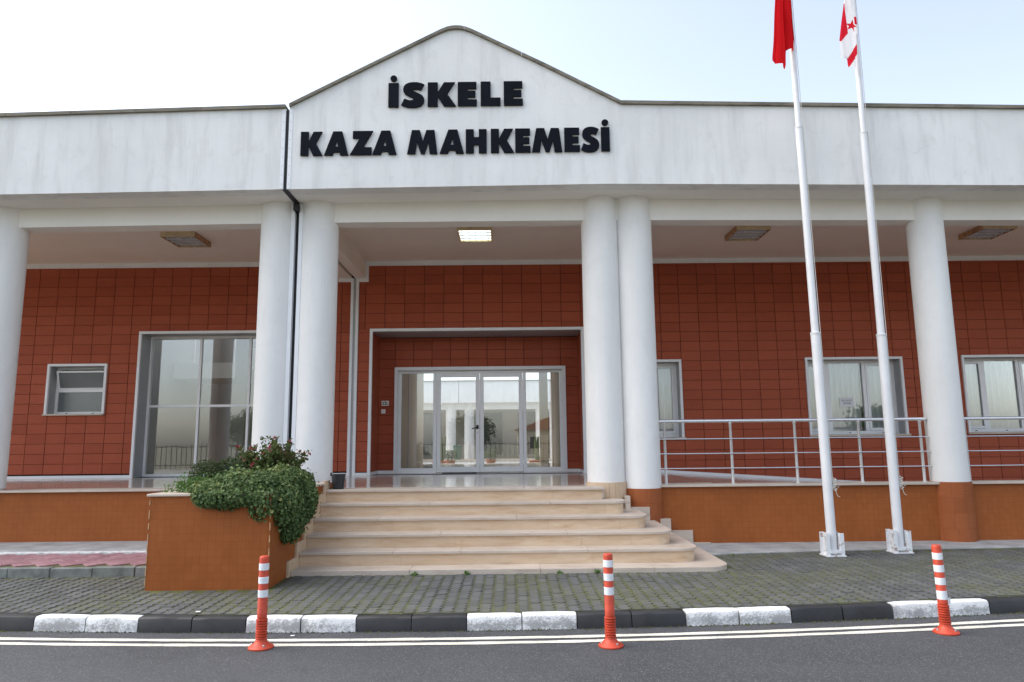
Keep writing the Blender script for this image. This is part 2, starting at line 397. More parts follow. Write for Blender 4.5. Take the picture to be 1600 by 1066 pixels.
# ------------------------------------------------------------------ mesh helpers
class MB:
    def __init__(s): s.v = []; s.f = []
    def add(s, vs, fs):
        b = len(s.v); s.v += [tuple(p) for p in vs]; s.f += [tuple(b+i for i in q) for q in fs]; return s
    def box(s, x0, x1, y0, y1, z0, z1):
        return s.add([(x0, y0, z0), (x1, y0, z0), (x1, y1, z0), (x0, y1, z0), (x0, y0, z1), (x1, y0, z1), (x1, y1, z1), (x0, y1, z1)],
                     [(0, 3, 2, 1), (4, 5, 6, 7), (0, 1, 5, 4), (1, 2, 6, 5), (2, 3, 7, 6), (3, 0, 4, 7)])
    def prism(s, poly, z0, z1, axis='z'):
        n = len(poly)
        def P(a, b, c): return {'z': (a, b, c), 'y': (a, c, b), 'x': (c, a, b)}[axis]
        vs = [P(a, b, z0) for a, b in poly] + [P(a, b, z1) for a, b in poly]
        return s.add(vs, [tuple(range(n))[::-1], tuple(range(n, 2*n))] + [(i, (i+1) % n, n+(i+1) % n, n+i) for i in range(n)])
    def lathe(s, cx, cyy, prof, n=24, cap=True):
        vs = []
        for r, z in prof:
            for k in range(n):
                a = 2*math.pi*k/n; vs.append((cx+r*math.cos(a), cyy+r*math.sin(a), z))
        fs = []
        for i in range(len(prof)-1):
            for k in range(n):
                fs.append((i*n+k, i*n+(k+1) % n, (i+1)*n+(k+1) % n, (i+1)*n+k))
        if cap: fs += [tuple(range(n))[::-1], tuple((len(prof)-1)*n+k for k in range(n))]
        return s.add(vs, fs)
    def tube(s, pts, r, n=8):
        pts = [Vector(p) for p in pts]; rs = r if hasattr(r, '__len__') else [r]*len(pts)
        vs = []; fs = []
        for i, p in enumerate(pts):
            d = (pts[min(i+1, len(pts)-1)] - pts[max(i-1, 0)]).normalized()
            a = d.cross(Vector((0, 0, 1)) if abs(d.z) < 0.9 else Vector((1, 0, 0))).normalized(); b = d.cross(a)
            for k in range(n):
                t = 2*math.pi*k/n; vs.append(p + (a*math.cos(t) + b*math.sin(t))*rs[i])
        for i in range(len(pts)-1):
            for k in range(n): fs.append((i*n+k, i*n+(k+1) % n, (i+1)*n+(k+1) % n, (i+1)*n+k))
        fs += [tuple(range(n))[::-1], tuple((len(pts)-1)*n+k for k in range(n))]
        return s.add(vs, fs)
    def mesh(s, name, smooth=False, bevel=0.0, seg=1):
        me = bpy.data.meshes.new(name); me.from_pydata(s.v, [], s.f)
        bm = bmesh.new(); bm.from_mesh(me)
        bmesh.ops.recalc_face_normals(bm, faces=bm.faces)
        if bevel:
            bmesh.ops.bevel(bm, geom=list(bm.edges), offset=bevel, segments=seg, affect='EDGES', profile=0.5, clamp_overlap=True)
        bm.to_mesh(me); bm.free()
        if smooth:
            me.polygons.foreach_set('use_smooth', [True]*len(me.polygons))
            try: me.set_sharp_from_angle(angle=R(40))
            except Exception: pass
        return me
    def build(s, name, m, parent=None, smooth=False, bevel=0.0, seg=1):
        return link(name, s.mesh(name, smooth, bevel, seg), m, parent)

ORIGIN = {}
def link(name, me, m, parent=None, loc=None):
    o = bpy.data.objects.new(name, me)
    if m is not None and len(me.materials) == 0: me.materials.append(M[m] if isinstance(m, str) else m)
    COL.objects.link(o)
    if parent is not None:
        o.parent = parent
        if parent.name in ORIGIN: o.matrix_parent_inverse = Matrix.Translation(-ORIGIN[parent.name])
    if loc is not None: o.location = loc
    return o
def thing(name, loc, label, cat, group=None):
    o = bpy.data.objects.new(name, None); o.empty_display_size = 0.2; COL.objects.link(o); o.location = loc
    ORIGIN[o.name] = Vector(loc)
    tag(o, label, cat, group); return o
def tag(o, label=None, cat=None, group=None, kind=None):
    if label: o['label'] = label
    if cat: o['category'] = cat
    if group: o['group'] = group
    if kind: o['kind'] = kind
    return o
def struct(o): o['kind'] = 'structure'; return o
def set_tint(me, vals):            # per-face-corner value in attribute "tint"
    a = me.attributes.new('tint', 'FLOAT', 'FACE'); a.data.foreach_set('value', np.asarray(vals, dtype=np.float32))
def lerp(x, pts):
    return float(np.interp(x, [p[0] for p in pts], [p[1] for p in pts]))

# ================================================================== LARGE STRUCTURE
# ---- ground, road
Y_K = [(-30, -2.2), (-12, -2.75), (-4.465, -3.13), (-2.9, -3.235), (-1.4, -3.285), (0.1, -3.27), (1.65, -3.19), (3.2, -3.05), (4.8, -2.87), (6.5, -2.66), (9, -2.33), (30, -0.2)]
_yk = np.array(Y_K)
def YK(x):  # gently curving kerb line
    c = np.polyfit([-4.465, -1.4, 1.65, 4.8], [-3.125, -3.29, -3.195, -2.87], 2)
    if x < -6: return float(np.polyval(c, -6) + (x+6)*np.polyval(np.polyder(c), -6)*0.6)
    if x > 7: return float(np.polyval(c, 7) + (x-7)*np.polyval(np.polyder(c), 7)*0.6)
    return float(np.polyval(c, x))
b = MB()
b.add([(-600, -600, -0.03), (600, -600, -0.03), (600, 900, -0.03), (-600, 900, -0.03)], [(0, 1, 2, 3)])
struct(b.build('ground', 'grass'))
xs = [x*0.5 for x in range(-60, 61)]
def strip(name, m, f0, f1, z, parent=None, xr=(-30, 30), z1=None):
    b = MB(); X = [x for x in xs if xr[0] <= x <= xr[1]]
    vs = [(x, f0(x), z) for x in X] + [(x, f1(x), z if z1 is None else z1) for x in X]; n = len(X)
    b.add(vs, [(i, i+1, n+i+1, n+i) for i in range(n-1)])
    return b.build(name, m, parent)
road = struct(strip('road', 'asphalt', lambda x: YK(x)-7.2, lambda x: YK(x)+0.1, 0.0))
def wob(x, k): return 0.0035*math.sin(7.3*x+k)+0.003*math.sin(17.1*x+2*k)
for k, (a, c) in enumerate(((-0.29, -0.215), (-0.435, -0.36))):
    X = [x*0.1 for x in range(-180, 181)]; bb = MB(); n = len(X)
    bb.add([(x, YK(x)+a+wob(x, k), 0.004) for x in X] + [(x, YK(x)+c+wob(x, k+2), 0.004) for x in X], [(i, i+1, n+i+1, n+i) for i in range(n-1)])
    bb.build('road_line', 'roadpaint', road)

# ---- kerb stones
kerb = struct(strip('kerb', 'concrete_d', lambda x: YK(x)+0.02, lambda x: YK(x)+0.11, 0.06))
KL = 0.5047
def kerb_mesh(seed):
    r = random.Random(seed); L = KL-0.010; bb = MB(); n = 7
    prof = [(0.0, -0.05), (0.005, 0.02), (0.014, 0.108), (0.021, 0.122), (0.036, 0.129), (0.112, 0.131), (0.112, -0.05)]
    vs = []
    for i in range(n):
        x = L*(i/(n-1)-0.5); e = 0.007 if i in (0, n-1) else 0.0
        for j, (y, z) in enumerate(prof):
            j_ = 0.0 if j in (0, 6) else 1.0
            vs.append((x + j_*r.uniform(-.002, .002), y+e*0.9*j_+j_*r.uniform(-.0022, .0022), z-e*j_*0.6+j_*r.uniform(-.002, .002)))
    m = len(prof); fs = []
    for i in range(n-1):
        for j in range(m): fs.append((i*m+j, i*m+(j+1) % m, (i+1)*m+(j+1) % m, (i+1)*m+j))
    fs += [tuple(range(m))[::-1], tuple((n-1)*m+k for k in range(m))]
    bb.add(vs, fs); return bb.mesh('kerb_stone', True)
KM = {w: [kerb_mesh(s) for s in range(4)] for w in (True, False)}
for w in KM:
    for me in KM[w]: me.materials.append(M['kerb_w' if w else 'kerb_b'])
for i in range(-14, 36):
    x = -4.445 + (i+0.5)*KL; w = (i % 4) < 2
    o = link('kerb_stone', random.choice(KM[w]), None, kerb)
    dy = (YK(x+0.25)-YK(x-0.25))/0.5
    o.location = (x, YK(x)+random.uniform(-.004, .004), random.uniform(-.003, .003)); o.rotation_euler = (0, random.uniform(-.004, .004), math.atan(dy)+random.uniform(-.004, .004))

# ---- pavement of zigzag interlocking pavers
ZP = 0.133
def pave_z(y): return ZP + 0.0115*(y+3.19)
pav = MB()
Xp = [x*0.5 for x in range(-48, 49)]
pav.add([(x, YK(x)+0.108, pave_z(-3.19)-0.0015) for x in Xp]+[(x, 0.72, pave_z(0.7)-0.0015) for x in Xp], [(i, i+1, len(Xp)+i+1, len(Xp)+i) for i in range(len(Xp)-1)])
pavement = struct(pav.build('pavement', 'moss'))
PW, PL, AMP = 0.119, 0.206, 0.022
def zig(t):    # period 1 -> offset
    t = t % 1.0
    return AMP*lerp(t, [(0, 0), (0.16, 0), (0.36, 1), (0.66, 1), (0.86, 0), (1, 0)])
def paver_poly(gap=0.028):
    ts = [0.018, 0.16/2, 0.36/2, 0.66/2, 0.86/2, 0.5+0.16/2, 0.5+0.36/2, 0.5+0.66/2, 0.5+0.86/2, 0.982]
    Lp = [(-PW/2+gap/2+zig(t*2)-AMP/2, (t-0.5)*PL) for t in ts]; Rp = [(PW/2-gap/2+zig(t*2)-AMP/2, (t-0.5)*PL) for t in ts]
    return Lp, Rp
Lp, Rp = paver_poly()
poly = Rp + Lp[::-1]
def chamfer_prism(poly, z0, z1, c):
    cx = sum(p[0] for p in poly)/len(poly); cyy = sum(p[1] for p in poly)/len(poly); n = len(poly)
    top = [(x+(c if x < cx else -c), y+(c if y < cyy-0.09 else -c if y > cyy+0.09 else 0)) for x, y in poly]
    vs = [(x, y, z0) for x, y in poly] + [(x, y, z1-c*0.8) for x, y in poly] + [(x, y, z1) for x, y in top]
    fs = [(i, (i+1) % n, n+(i+1) % n, n+i) for i in range(n)] + [(n+i, n+(i+1) % n, 2*n+(i+1) % n, 2*n+i) for i in range(n)]
    h = n//2
    fs += [(2*n+i, 2*n+i+1, 2*n+n-2-i, 2*n+n-1-i) for i in range(h-1)]
    return vs, fs
pvs, pfs = chamfer_prism(poly, -0.05, 0.004, 0.004)
pm = MB().add(pvs, pfs).mesh('paver'); pm.materials.append(M['paver'])
def blocked(x, y):
    if -4.02 < x < -2.5 and y > -2.13: return True
    if x < -3.9 and y > -1.3: return True
    if -2.6 < x < 2.66 and y > -1.36 and not (x > 2.5 and y < -1.2): return True
    if x > 2.66 and y > -0.10: return True
    if y > 0.62: return True
    return False
spots = []
nx = int(9.5/PW)
for i in range(-nx, nx+8):
    x = i*PW
    for j in range(0, 22):
        y = -3.35 + PL*j + (PL/2 if i % 2 else 0)
        lim = YK(x)+0.114; hi = y+PL/2
        if hi < lim+0.03 or blocked(x, y): continue
        lo = max(y-PL/2, lim); spots.append((x, (lo+hi)/2, (hi-lo)/PL))
def inframe(p, m=0): u, v, w = p; return w > 0 and -m < u < 1600+m and -m < v < 1066+m
vis = [(px(x, y, ZP)[2], x, y) for x, y, q in spots if inframe(px(x, y, ZP), -6)]
vis.sort(); near = set((x, y) for _, x, y in vis[:300])
rest = MB(); tints = []
P0 = np.array(pvs)
for x, y, sy in spots:
    z = pave_z(y) + random.uniform(-.0025, .0025); rx, ry, rz = (random.uniform(-.012, .012) for _ in range(3))
    if (x, y) in near:
        o = link('paver', pm, None, pavement); o.location = (x, y, z); o.rotation_euler = (rx, ry, rz*0.8); o.scale = (1, sy, 1)
    else:
        q = (P0*np.array([1, sy, 1])) @ np.array(Matrix.Rotation(rz*0.8, 3, 'Z')).T; q[:, 2] += rx*q[:, 1] - ry*q[:, 0]
        rest.add((q + np.array([x, y, z])).tolist(), pfs); tints += [random.random()]*len(pfs)
me = bpy.data.meshes.new('paver'); me.from_pydata(rest.v, [], rest.f); set_tint(me, tints)
tag(link('paver', me, 'paver', pavement), kind='stuff')

# ---- left: raised red paving with its concrete edging, concrete strip at the wall
redp = struct(MB().box(-16, -3.97, -1.22, -0.2, 0.05, 0.258).build('red_pavement', 'moss'))
redm = MB().add(*chamfer_prism([(0.05, -0.1), (0.05, 0.1), (-0.05, 0.1), (-0.05, -0.1)], -0.03, 0.0, 0.003)).mesh('red_paver'); redm.materials.append(M['paver_red'])
cnt = 0
for i in range(-60, 60):          # herringbone at 45 degrees
    for j in range(-60, 60):
        for h in (0, 1):
            a = (0.1025*(i+2*j*0), 0.1025*j)
            if (i - j) % 4 != (0 if h == 0 else 3): continue
            lx, ly = (0.1025*i+0.1, 0.1025*j+0.05) if h == 0 else (0.1025*i+0.05, 0.1025*j+0.1)
            X = -6.2 + (lx-ly)*0.7071; Y = -0.4 + (lx+ly)*0.7071
            if not (-8.6 < X < -4.02 and -1.16 < Y < -0.27): continue
            u, v, w = px(X, Y, 0.26)
            if not (-10 < u < 240): continue
            o = link('paver', redm, None, redp); o.location = (X, Y, 0.270+random.uniform(-.002, .002)); o.rotation_euler = (0, 0, R(45)+(R(90) if h == 0 else 0)); cnt += 1
edg = thing('concrete_edging', (-6, -1.26, 0.17), 'low grey concrete edging along the red paving at left', 'edging')
x = -3.98
for i in range(24):
    MB().box(x-0.497, x, -1.31+random.uniform(-.006, .006), -1.215, 0.05, 0.262+random.uniform(-.004, .004)).build('edging_stone', 'concrete_d', edg, bevel=0.008)
    x -= 0.503
struct(MB().box(-16, -3.97, -0.235, -0.13, 0.05, 0.287).build('white_edge_strip', 'whitewash', bevel=0.006))
struct(MB().box(-16, -3.97, -0.13, 0.74, 0.05, 0.303).build('concrete_strip', 'concrete', bevel=0.01))
cs = MB(); cs.prism([(2.6, -0.33), (3.2, -0.19), (5.0, -0.02), (8, 0.10), (18, 0.2), (18, 0.74), (2.6, 0.74)], 0.05, 0.188)
struct(cs.build('concrete_strip', 'concrete', bevel=0.008))

# ================================================================== COURTHOUSE
YW, ZPF = 4.58, 1.05
court = thing('courthouse', (-0.6, 5, 0.15), 'single-storey courthouse with white gabled parapet, round columns and terracotta tiled walls', 'building')
TOP = [(-16, 6.46), (-9, 6.585), (-3.31, 6.728)]
APEX = [(-3.31, 6.728), (-1.87, 7.485), (-1.0, 7.937), (-0.90, 7.978), (-0.83, 7.993), (-0.765, 7.998), (-0.70, 7.993), (-0.63, 7.978), (-0.53, 7.938), (0.576, 7.372), (1.73, 6.750)]
TOPR = [(1.73, 6.750), (9, 6.592), (18, 6.50)]
BOT = [(-16, 5.34), (-9, 5.387), (-3.31, 5.447), (1.5, 5.492), (9, 5.402), (18, 5.33)]
BEAM = [(-16, 5.05), (-9, 5.092), (-3.3, 5.142), (1.7, 5.148), (9, 5.082), (18, 5.03)]
def panel(name, xs, top, y0, y1, m):
    b = MB(); n = len(xs); vs = []
    for yy in (y0, y1):
        vs += [(x, yy, lerp(x, BOT)) for x in xs] + [(x, yy, lerp(x, top)) for x in xs]
    fs = []
    for i in range(n-1):
        fs += [(i, i+1, n+i+1, n+i), (2*n+i+1, 2*n+i, 3*n+i, 3*n+i+1), (n+i, n+i+1, 3*n+i+1, 3*n+i), (i+1, i, 2*n+i, 2*n+i+1)]
    fs += [(0, n, 3*n, 2*n), (n-1, 3*n-1, 4*n-1, 2*n-1)]
    b.add(vs, fs); return b.build(name, m, court)
JX0, JX1 = -3.337, -3.281
panel('parapet', [-16, -9, -6, JX0], TOP, 0, 0.25, 'fascia')
panel('gable_parapet', sorted(set([JX1, 1.5] + [p[0] for p in APEX if p[0] > JX1] + [4, 9, 18])), APEX + TOPR[1:], 0, 0.25, 'fascia')
def coping(name, pts):
    b = MB(); prof = [(-0.045, -0.008), (-0.045, 0.042), (0.30, 0.048), (0.30, -0.008)]; vs = []
    for i, (x, z) in enumerate(pts):
        vs += [(x, y, z+dz) for y, dz in prof]
    n = len(prof); fs = []
    for i in range(len(pts)-1):
        for j in range(n): fs.append((i*n+j, i*n+(j+1) % n, (i+1)*n+(j+1) % n, (i+1)*n+j))
    fs += [(3, 2, 1, 0), tuple((len(pts)-1)*n+k for k in range(4))]
    b.add(vs, fs); return b.build(name, 'coping', court)
def coping_run(path, step=0.98):
    P = [Vector((x, z)) for x, z in path]; seg = []; cur = [P[0]]; acc = 0
    for a, c in zip(P[:-1], P[1:]):
        L = (c-a).length; d = (c-a)/L; pos = 0
        while acc + (L-pos) > step:
            t = step-acc; pos += t; q = a+d*pos; cur.append(q); seg.append(cur); cur = [q+d*0.006]; acc = 0
        acc += L-pos; cur.append(c)
    seg.append(cur)
    for s_ in seg: coping('coping_stone', [(p.x, p.y+0.0) for p in s_])
coping_run([(-9.5, lerp(-9.5, TOP)), (JX0, lerp(JX0, TOP))])
coping_run([(JX1, lerp(JX1, APEX))] + [p for p in APEX if p[0] > JX1] + [(9.8, lerp(9.8, TOPR))])
# soffit slab (underside of the parapet overhang) and edge beam
def slab(name, x0, x1, y0, y1, zf, dz, m, parent=None):
    xs = sorted(set([x0, x1] + [p[0] for p in BOT if x0 < p[0] < x1])); b = MB(); n = len(xs)
    vs = [(x, yy, zf(x)+d) for d in (0, dz) for yy in (y0, y1) for x in xs]
    fs = []
    for i in range(n-1):
        fs += [(i+1, i, n+i, n+i+1), (2*n+i, 2*n+i+1, 3*n+i+1, 3*n+i), (i, i+1, 2*n+i+1, 2*n+i), (n+i+1, n+i, 3*n+i, 3*n+i+1)]
    fs += [(0, 2*n, 3*n, n), (n-1, 2*n-1, 4*n-1, 3*n-1)]
    b.add(vs, fs); return b.build(name, m, parent or court)
fb = lambda x: lerp(x, BOT); fbm = lambda x: lerp(x, BEAM)
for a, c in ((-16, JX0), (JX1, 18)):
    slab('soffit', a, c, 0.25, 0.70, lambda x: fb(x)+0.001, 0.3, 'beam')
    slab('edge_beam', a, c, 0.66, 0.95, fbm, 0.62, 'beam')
ZC = 5.555
for a, c in ((-16, -3.62), (-3.05, 18)):
    MB().box(a, c, 0.93, YW+0.1, ZC, ZC+0.2).build('porch_ceiling', 'ceiling', court)
for a, c in ((-3.62, -3.335), (-3.26, -3.05)):
    MB().box(a, c, 0.94, YW+0.02, 5.185, ZC+0.25).build('cross_beam', 'ceiling', court)
MB().box(-3.335, -3.26, 0.5, YW, 5.30, 5.4).build('joint_filler', 'rubber', court)
# expansion joint: black rubber strip with aluminium cover strips, fascia + soffit + down between the columns
MB().box(JX0, JX1, 0.02, 0.24, 5.44, 6.70).build('expansion_joint', 'rubber', court)
MB().box(JX0, JX1, 0.03, 0.62, 5.452, 5.60).build('expansion_joint', 'rubber', court)
for a, c in ((JX0-0.052, JX0+0.001), (JX1-0.001, JX1+0.052)):
    s_ = MB().box(a, c, -0.006, 0.02, 5.452, 6.71).build('joint_cover', 'alu', court)
    sb = MB()
    for k in range(9): sb.box((a+c)/2-0.005, (a+c)/2+0.005, -0.009, -0.004, 5.52+k*0.14, 5.53+k*0.14)
    sb.build('screw', 'alu_dark', s_)
MB().box(JX0-0.012, JX1+0.012, 0.005, 0.62, 5.4365, 5.446).build('joint_cover', 'rubber', court)

# ---- columns
RC = 0.262
def ring(cx, cyy, r, z0, z1, a0, a1, t, n=6):
    b = MB(); vs = []
    for k in range(n+1):
        a = a0+(a1-a0)*k/n
        for rr, z in ((r, z0), (r, z1), (r-t, z1), (r-t, z0)): vs.append((cx+rr*math.cos(a), cyy+rr*math.sin(a), z))
    fs = []
    for k in range(n):
        for j in range(4): fs.append((4*k+j, 4*k+(j+1) % 4, 4*k+4+(j+1) % 4, 4*k+4+j))
    fs += [(3, 2, 1, 0), (4*n, 4*n+1, 4*n+2, 4*n+3)]
    return b.add(vs, fs)
YC = 0.79
cols = {}
for k, (cx, zb) in {'c00': (-12.2, 1.06), 'c0': (-7.91, 1.075), 'c1': (-3.622, 1.0), 'c2': (-2.982, 1.0), 'c3': (1.457, 1.09), 'c4': (1.993, 1.0), 'c5': (6.655, 1.045), 'c6': (11.25, 1.045)}.items():
    RC = 0.288 if k in ('c1', 'c2', 'c3', 'c4') else 0.262
    prof = [(RC, 0.15 if zb < 1.01 else zb)]; prof += [(RC, zb + (5.5-zb)*t) for t in (0.33, 0.66, 1.0)]
    c = MB().lathe(cx, YC, prof, 48).build('column', 'white', court, True)
    cols[k] = c
MB().box(-3.36, -3.245, YC-0.06, YC+0.05, 1.0, 5.5).build('expansion_joint', 'rubber', court)
for a, c in ((-3.395, -3.335), (-3.269, -3.209)):
    o = MB().box(a, c, YC-0.185, YC-0.09, 1.0, 5.44).build('joint_cover', 'alu', court)
MB().box(-3.335, -3.269, YC-0.105, YC-0.08, 1.0, 5.45).build('expansion_joint', 'rubber', court)
# travertine foot of the column beside the steps
ft = cols['c3']
segs = [(-200, -163), (-162.4, -127), (-126.4, -91), (-90.4, -74), (-73.4, -60), (-59.4, -45), (-44.4, -28), (-27.4, 10)]
for a0, a1 in segs: ring(1.457, YC, 0.312, 0.86, 1.092, R(a0), R(a1), 0.03, 5).build('facing_stone', 'riser', ft)
for a0, a1 in ((-180, -120), (-119.5, -60), (-59.5, 0)): ring(-7.91, YC, 0.285, 1.05, 1.082, R(a0), R(a1), 0.03, 6).build('facing_stone', 'tread', cols['c0'])
# orange tiled feet of the columns on the right
def orange_foot(c, cx, z0, z1, rows, angs, rf=0.285):
    hz = (z1-z0)/rows
    for r_ in range(rows):
        sh = R(random.uniform(-9, 9))
        for a0, a1 in zip(angs[:-1], angs[1:]):
            ring(cx, YC, rf, z0+r_*hz+0.0015, z0+(r_+1)*hz-0.0015, R(a0)+0.005+sh, R(a1)-0.004+sh, 0.03, 4).build('facing_tile', 'facing', c)
    MB().lathe(cx, YC, [(rf-0.007, z0), (rf-0.007, z1-0.004)], 40).build('foot', 'plinth', c, True)
orange_foot(cols['c5'], 6.655, 0.15, 1.045, 4, [-205, -158, -118, -82, -45, 0, 25])
orange_foot(cols['c4'], 1.993, 0.15, 0.998, 4, [-180, -128, -92, -52, -8, 20], 0.300)
orange_foot(cols['c6'], 11.25, 0.15, 1.045, 4, [-205, -158, -118, -82, -45, 0, 25])

# ---- plinth walls, ledges, floor
MB().box(-16, -2.75, 0.70, 0.95, 0.05, 1.020).build('plinth_wall', 'plinth', court)
MB().box(1.6, 18, 0.70, 0.95, 0.05, 1.005).build('plinth_wall', 'plinth', court)
x = -16
while x < -3.0:
    x2 = min(x+1.2, -2.95); MB().box(x, x2-0.003, 0.655, 1.05, 1.022, 1.052).build('ledge_slab', 'tread', court, bevel=0.003); x = x2
def ledge(x0, x1):
    x = x0
    while x < x1-0.05:
        x2 = min(x+1.0, x1); MB().box(x, x2-0.003, 0.645, 0.99, 1.007, 1.042).build('ledge_slab', 'tread', court, bevel=0.003); x = x2
ledge(2.24, 6.50); ledge(6.82, 11.1)
MB().box(-16, -2.62, 0.98, 12.0, 0.9, ZPF).build('porch_floor', 'floor', court)
MB().box(-2.62, 1.33, 0.16, 0.98, 0.9, ZPF-0.001).build('porch_floor', 'floor', court)
MB().box(-2.62, 3.1, 0.981, 12.0, 0.9, ZPF-0.001).build('porch_floor', 'floor', court)
rp = MB(); rp.add([(3.1, 0.97, ZPF), (18, 0.97, ZPF-0.98), (18, YW+0.1, ZPF-0.98), (3.1, YW+0.1, ZPF)], [(0, 1, 2, 3)])
rp.build('ramp_floor', 'floor', court)

# ---- terracotta-tiled back wall
holes = [(-9.60, -8.43, 2.36, 3.37), (-7.735, -4.86, ZPF, 4.04), (-2.885, 1.535, ZPF, 4.05), (1.9, 3.575, 1.765, 3.345), (6.245, 8.222, 1.79, 3.362), (9.54, 11.5, 1.81, 3.38)]
def wall_boxes(b, x0, x1, z0, z1, hs, y0, y1):
    X = sorted(set([x0, x1] + [v for h in hs for v in h[:2] if x0 < v < x1])); Z = sorted(set([z0, z1] + [v for h in hs for v in h[2:] if z0 < v < z1]))
    for a, c in zip(X[:-1], X[1:]):
        for d, e in zip(Z[:-1], Z[1:]):
            mx, mz = (a+c)/2, (d+e)/2
            if not any(h[0] < mx < h[1] and h[2] < mz < h[3] for h in hs): b.box(a, c, y0, y1, d, e)
    return b
wall = wall_boxes(MB(), -16, 18, 0.15, 5.9, holes, YW+0.014, YW+0.36).build('outer_wall', 'joint_dark', court)
wall_boxes(MB(), -16, 18, 0.15, 5.9, holes, YW+0.37, YW+0.42).build('inner_wall', 'int_wall', court)
tile_list = []      # (x0,x1,z0,z1,y)
def tile_grid(x0, x1, z0, z1, ax, mw, az, mh, hs, y):
    i0 = math.floor((x0-ax)/mw)-1; i1 = math.ceil((x1-ax)/mw)+1; k0 = math.floor((z0-az)/mh)-1; k1 = math.ceil((z1-az)/mh)+1
    for i in range(i0, i1):
        for k in range(k0, k1):
            rects = [(max(x0, ax+i*mw), min(x1, ax+(i+1)*mw), max(z0, az+k*mh), min(z1, az+(k+1)*mh))]
            for h in hs:
                nr = []
                for (a, c, d, e) in rects:
                    if c <= h[0] or a >= h[1] or e <= h[2] or d >= h[3]: nr.append((a, c, d, e)); continue
                    if a < h[0]: nr.append((a, h[0], d, e))
                    if c > h[1]: nr.append((h[1], c, d, e))
                    aa, cc = max(a, h[0]-0.0095), min(c, h[1]+0.0095)      # corner tiles stay in one piece: no joint beside the opening
                    if d < h[2]: nr.append((aa, cc, d, h[2]))
                    if e > h[3]: nr.append((aa, cc, h[3], e))
                rects = nr
            for (a, c, d, e) in rects:
                if c-a > 0.03 and e-d > 0.03: tile_list.append((a, c, d, e, y))
fr = [(h[0]-0.035, h[1]+0.035, h[2]-0.03, h[3]+0.035) for h in holes]
tile_grid(-15.8, -3.345, 1.105, 5.46, -9.969, 0.402, 1.338, 0.206, fr, YW)
tile_grid(-3.175, 1.9, 4.085, 5.46, -0.545, 0.4146, 5.044, 0.2065, fr, YW)
tile_grid(-3.175, -2.91, 1.105, 4.085, -3.2, 0.6, 5.044, 0.2065, fr, YW)
tile_grid(1.56, 1.9, 1.105, 4.085, 1.5, 0.6, 5.044, 0.2065, fr, YW)
tile_grid(1.9, 17.9, 0.25, 5.46, 3.212, 0.406, 4.995, 0.2055, fr, YW)
YR = 5.45          # recessed entrance back wall
dfr = (-2.50, 1.215, ZPF, 3.33)
tile_grid(-2.885, 1.535, 1.115, 4.02, -0.487, 0.4085, 3.333, 0.206, [dfr], YR)
def tile_mesh(w, h):
    g = 0.0095; gz = 0.0055; c = 0.0035; b = MB(); x0, x1, z0, z1 = -w/2+g/2, w/2-g/2, -h/2+gz/2, h/2-gz/2
    b.add([(x0, 0.02, z0), (x1, 0.02, z0), (x1, 0.02, z1), (x0, 0.02, z1), (x0, c, z0), (x1, c, z0), (x1, c, z1), (x0, c, z1),
           (x0+c, 0, z0+c), (x1-c, 0, z0+c), (x1-c, 0, z1-c), (x0+c, 0, z1-c)],
          [(0, 1, 5, 4), (1, 2, 6, 5), (2, 3, 7, 6), (3, 0, 4, 7), (4, 5, 9, 8), (5, 6, 10, 9), (6, 7, 11, 10), (7, 4, 8, 11), (8, 9, 10, 11)])
    return b
occl = [(-7.91, 0.262), (-3.652, 0.262), (-3.3, 0.3), (-2.955, 0.262), (1.432, 0.262), (1.73, 0.2), (2.022, 0.262), (6.655, 0.262)]
def seen(x, y, z):
    u, v, w = px(x, y, z)
    if not (4 < u < 1596 and 4 < v < 1062): return False
    t = (YC+CAM_D)/(y+CAM_D); xc = x*t
    if any(abs(xc-c) < r+0.06 for c, r in occl): return False
    zb = CAM_H+(z-CAM_H)*(0.66+CAM_D)/(y+CAM_D)
    return zb < 5.12 and CAM_H+(z-CAM_H)*(0.7+CAM_D)/(y+CAM_D) > 1.02
cand = []
for t in tile_list:
    a, c, d, e, y = t; X, Z = (a+c)/2, (d+e)/2
    if seen(X, y, Z): cand.append((-(c-a)*(e-d)/px(X, y, Z)[2]**2*(1+0.02*random.random()), t))
cand.sort(key=lambda q: q[0]); solo = set(t for _, t in cand[:300])
cache = {}; rest = MB(); tints = []
for t in tile_list:
    a, c, d, e, y = t; w, h = round(c-a, 3), round(e-d, 3); X, Z = (a+c)/2, (d+e)/2; yy = y + random.uniform(-.0015, .0015)
    if (w, h) not in cache:
        tm = tile_mesh(w, h); cache[(w, h)] = [tm, None]
    tm = cache[(w, h)]
    ry, rz = random.uniform(-.002, .002), random.uniform(-.003, .003)
    if t in solo:
        if tm[1] is None: tm[1] = tm[0].mesh('tile'); tm[1].materials.append(M['tile'])
        o = link('tile', tm[1], None, wall); o.location = (X, yy, Z); o.rotation_euler = (rz, ry, rz)
    else:
        q = [(vx+X, vy+yy+rz*vx, vz+Z-ry*vx) for vx, vy, vz in tm[0].v]
        rest.add(q, tm[0].f); tints += [random.random()]*len(tm[0].f)
me = rest.mesh('tile'); set_tint(me, tints)
tag(link('tile', me, 'tile', wall), kind='stuff')
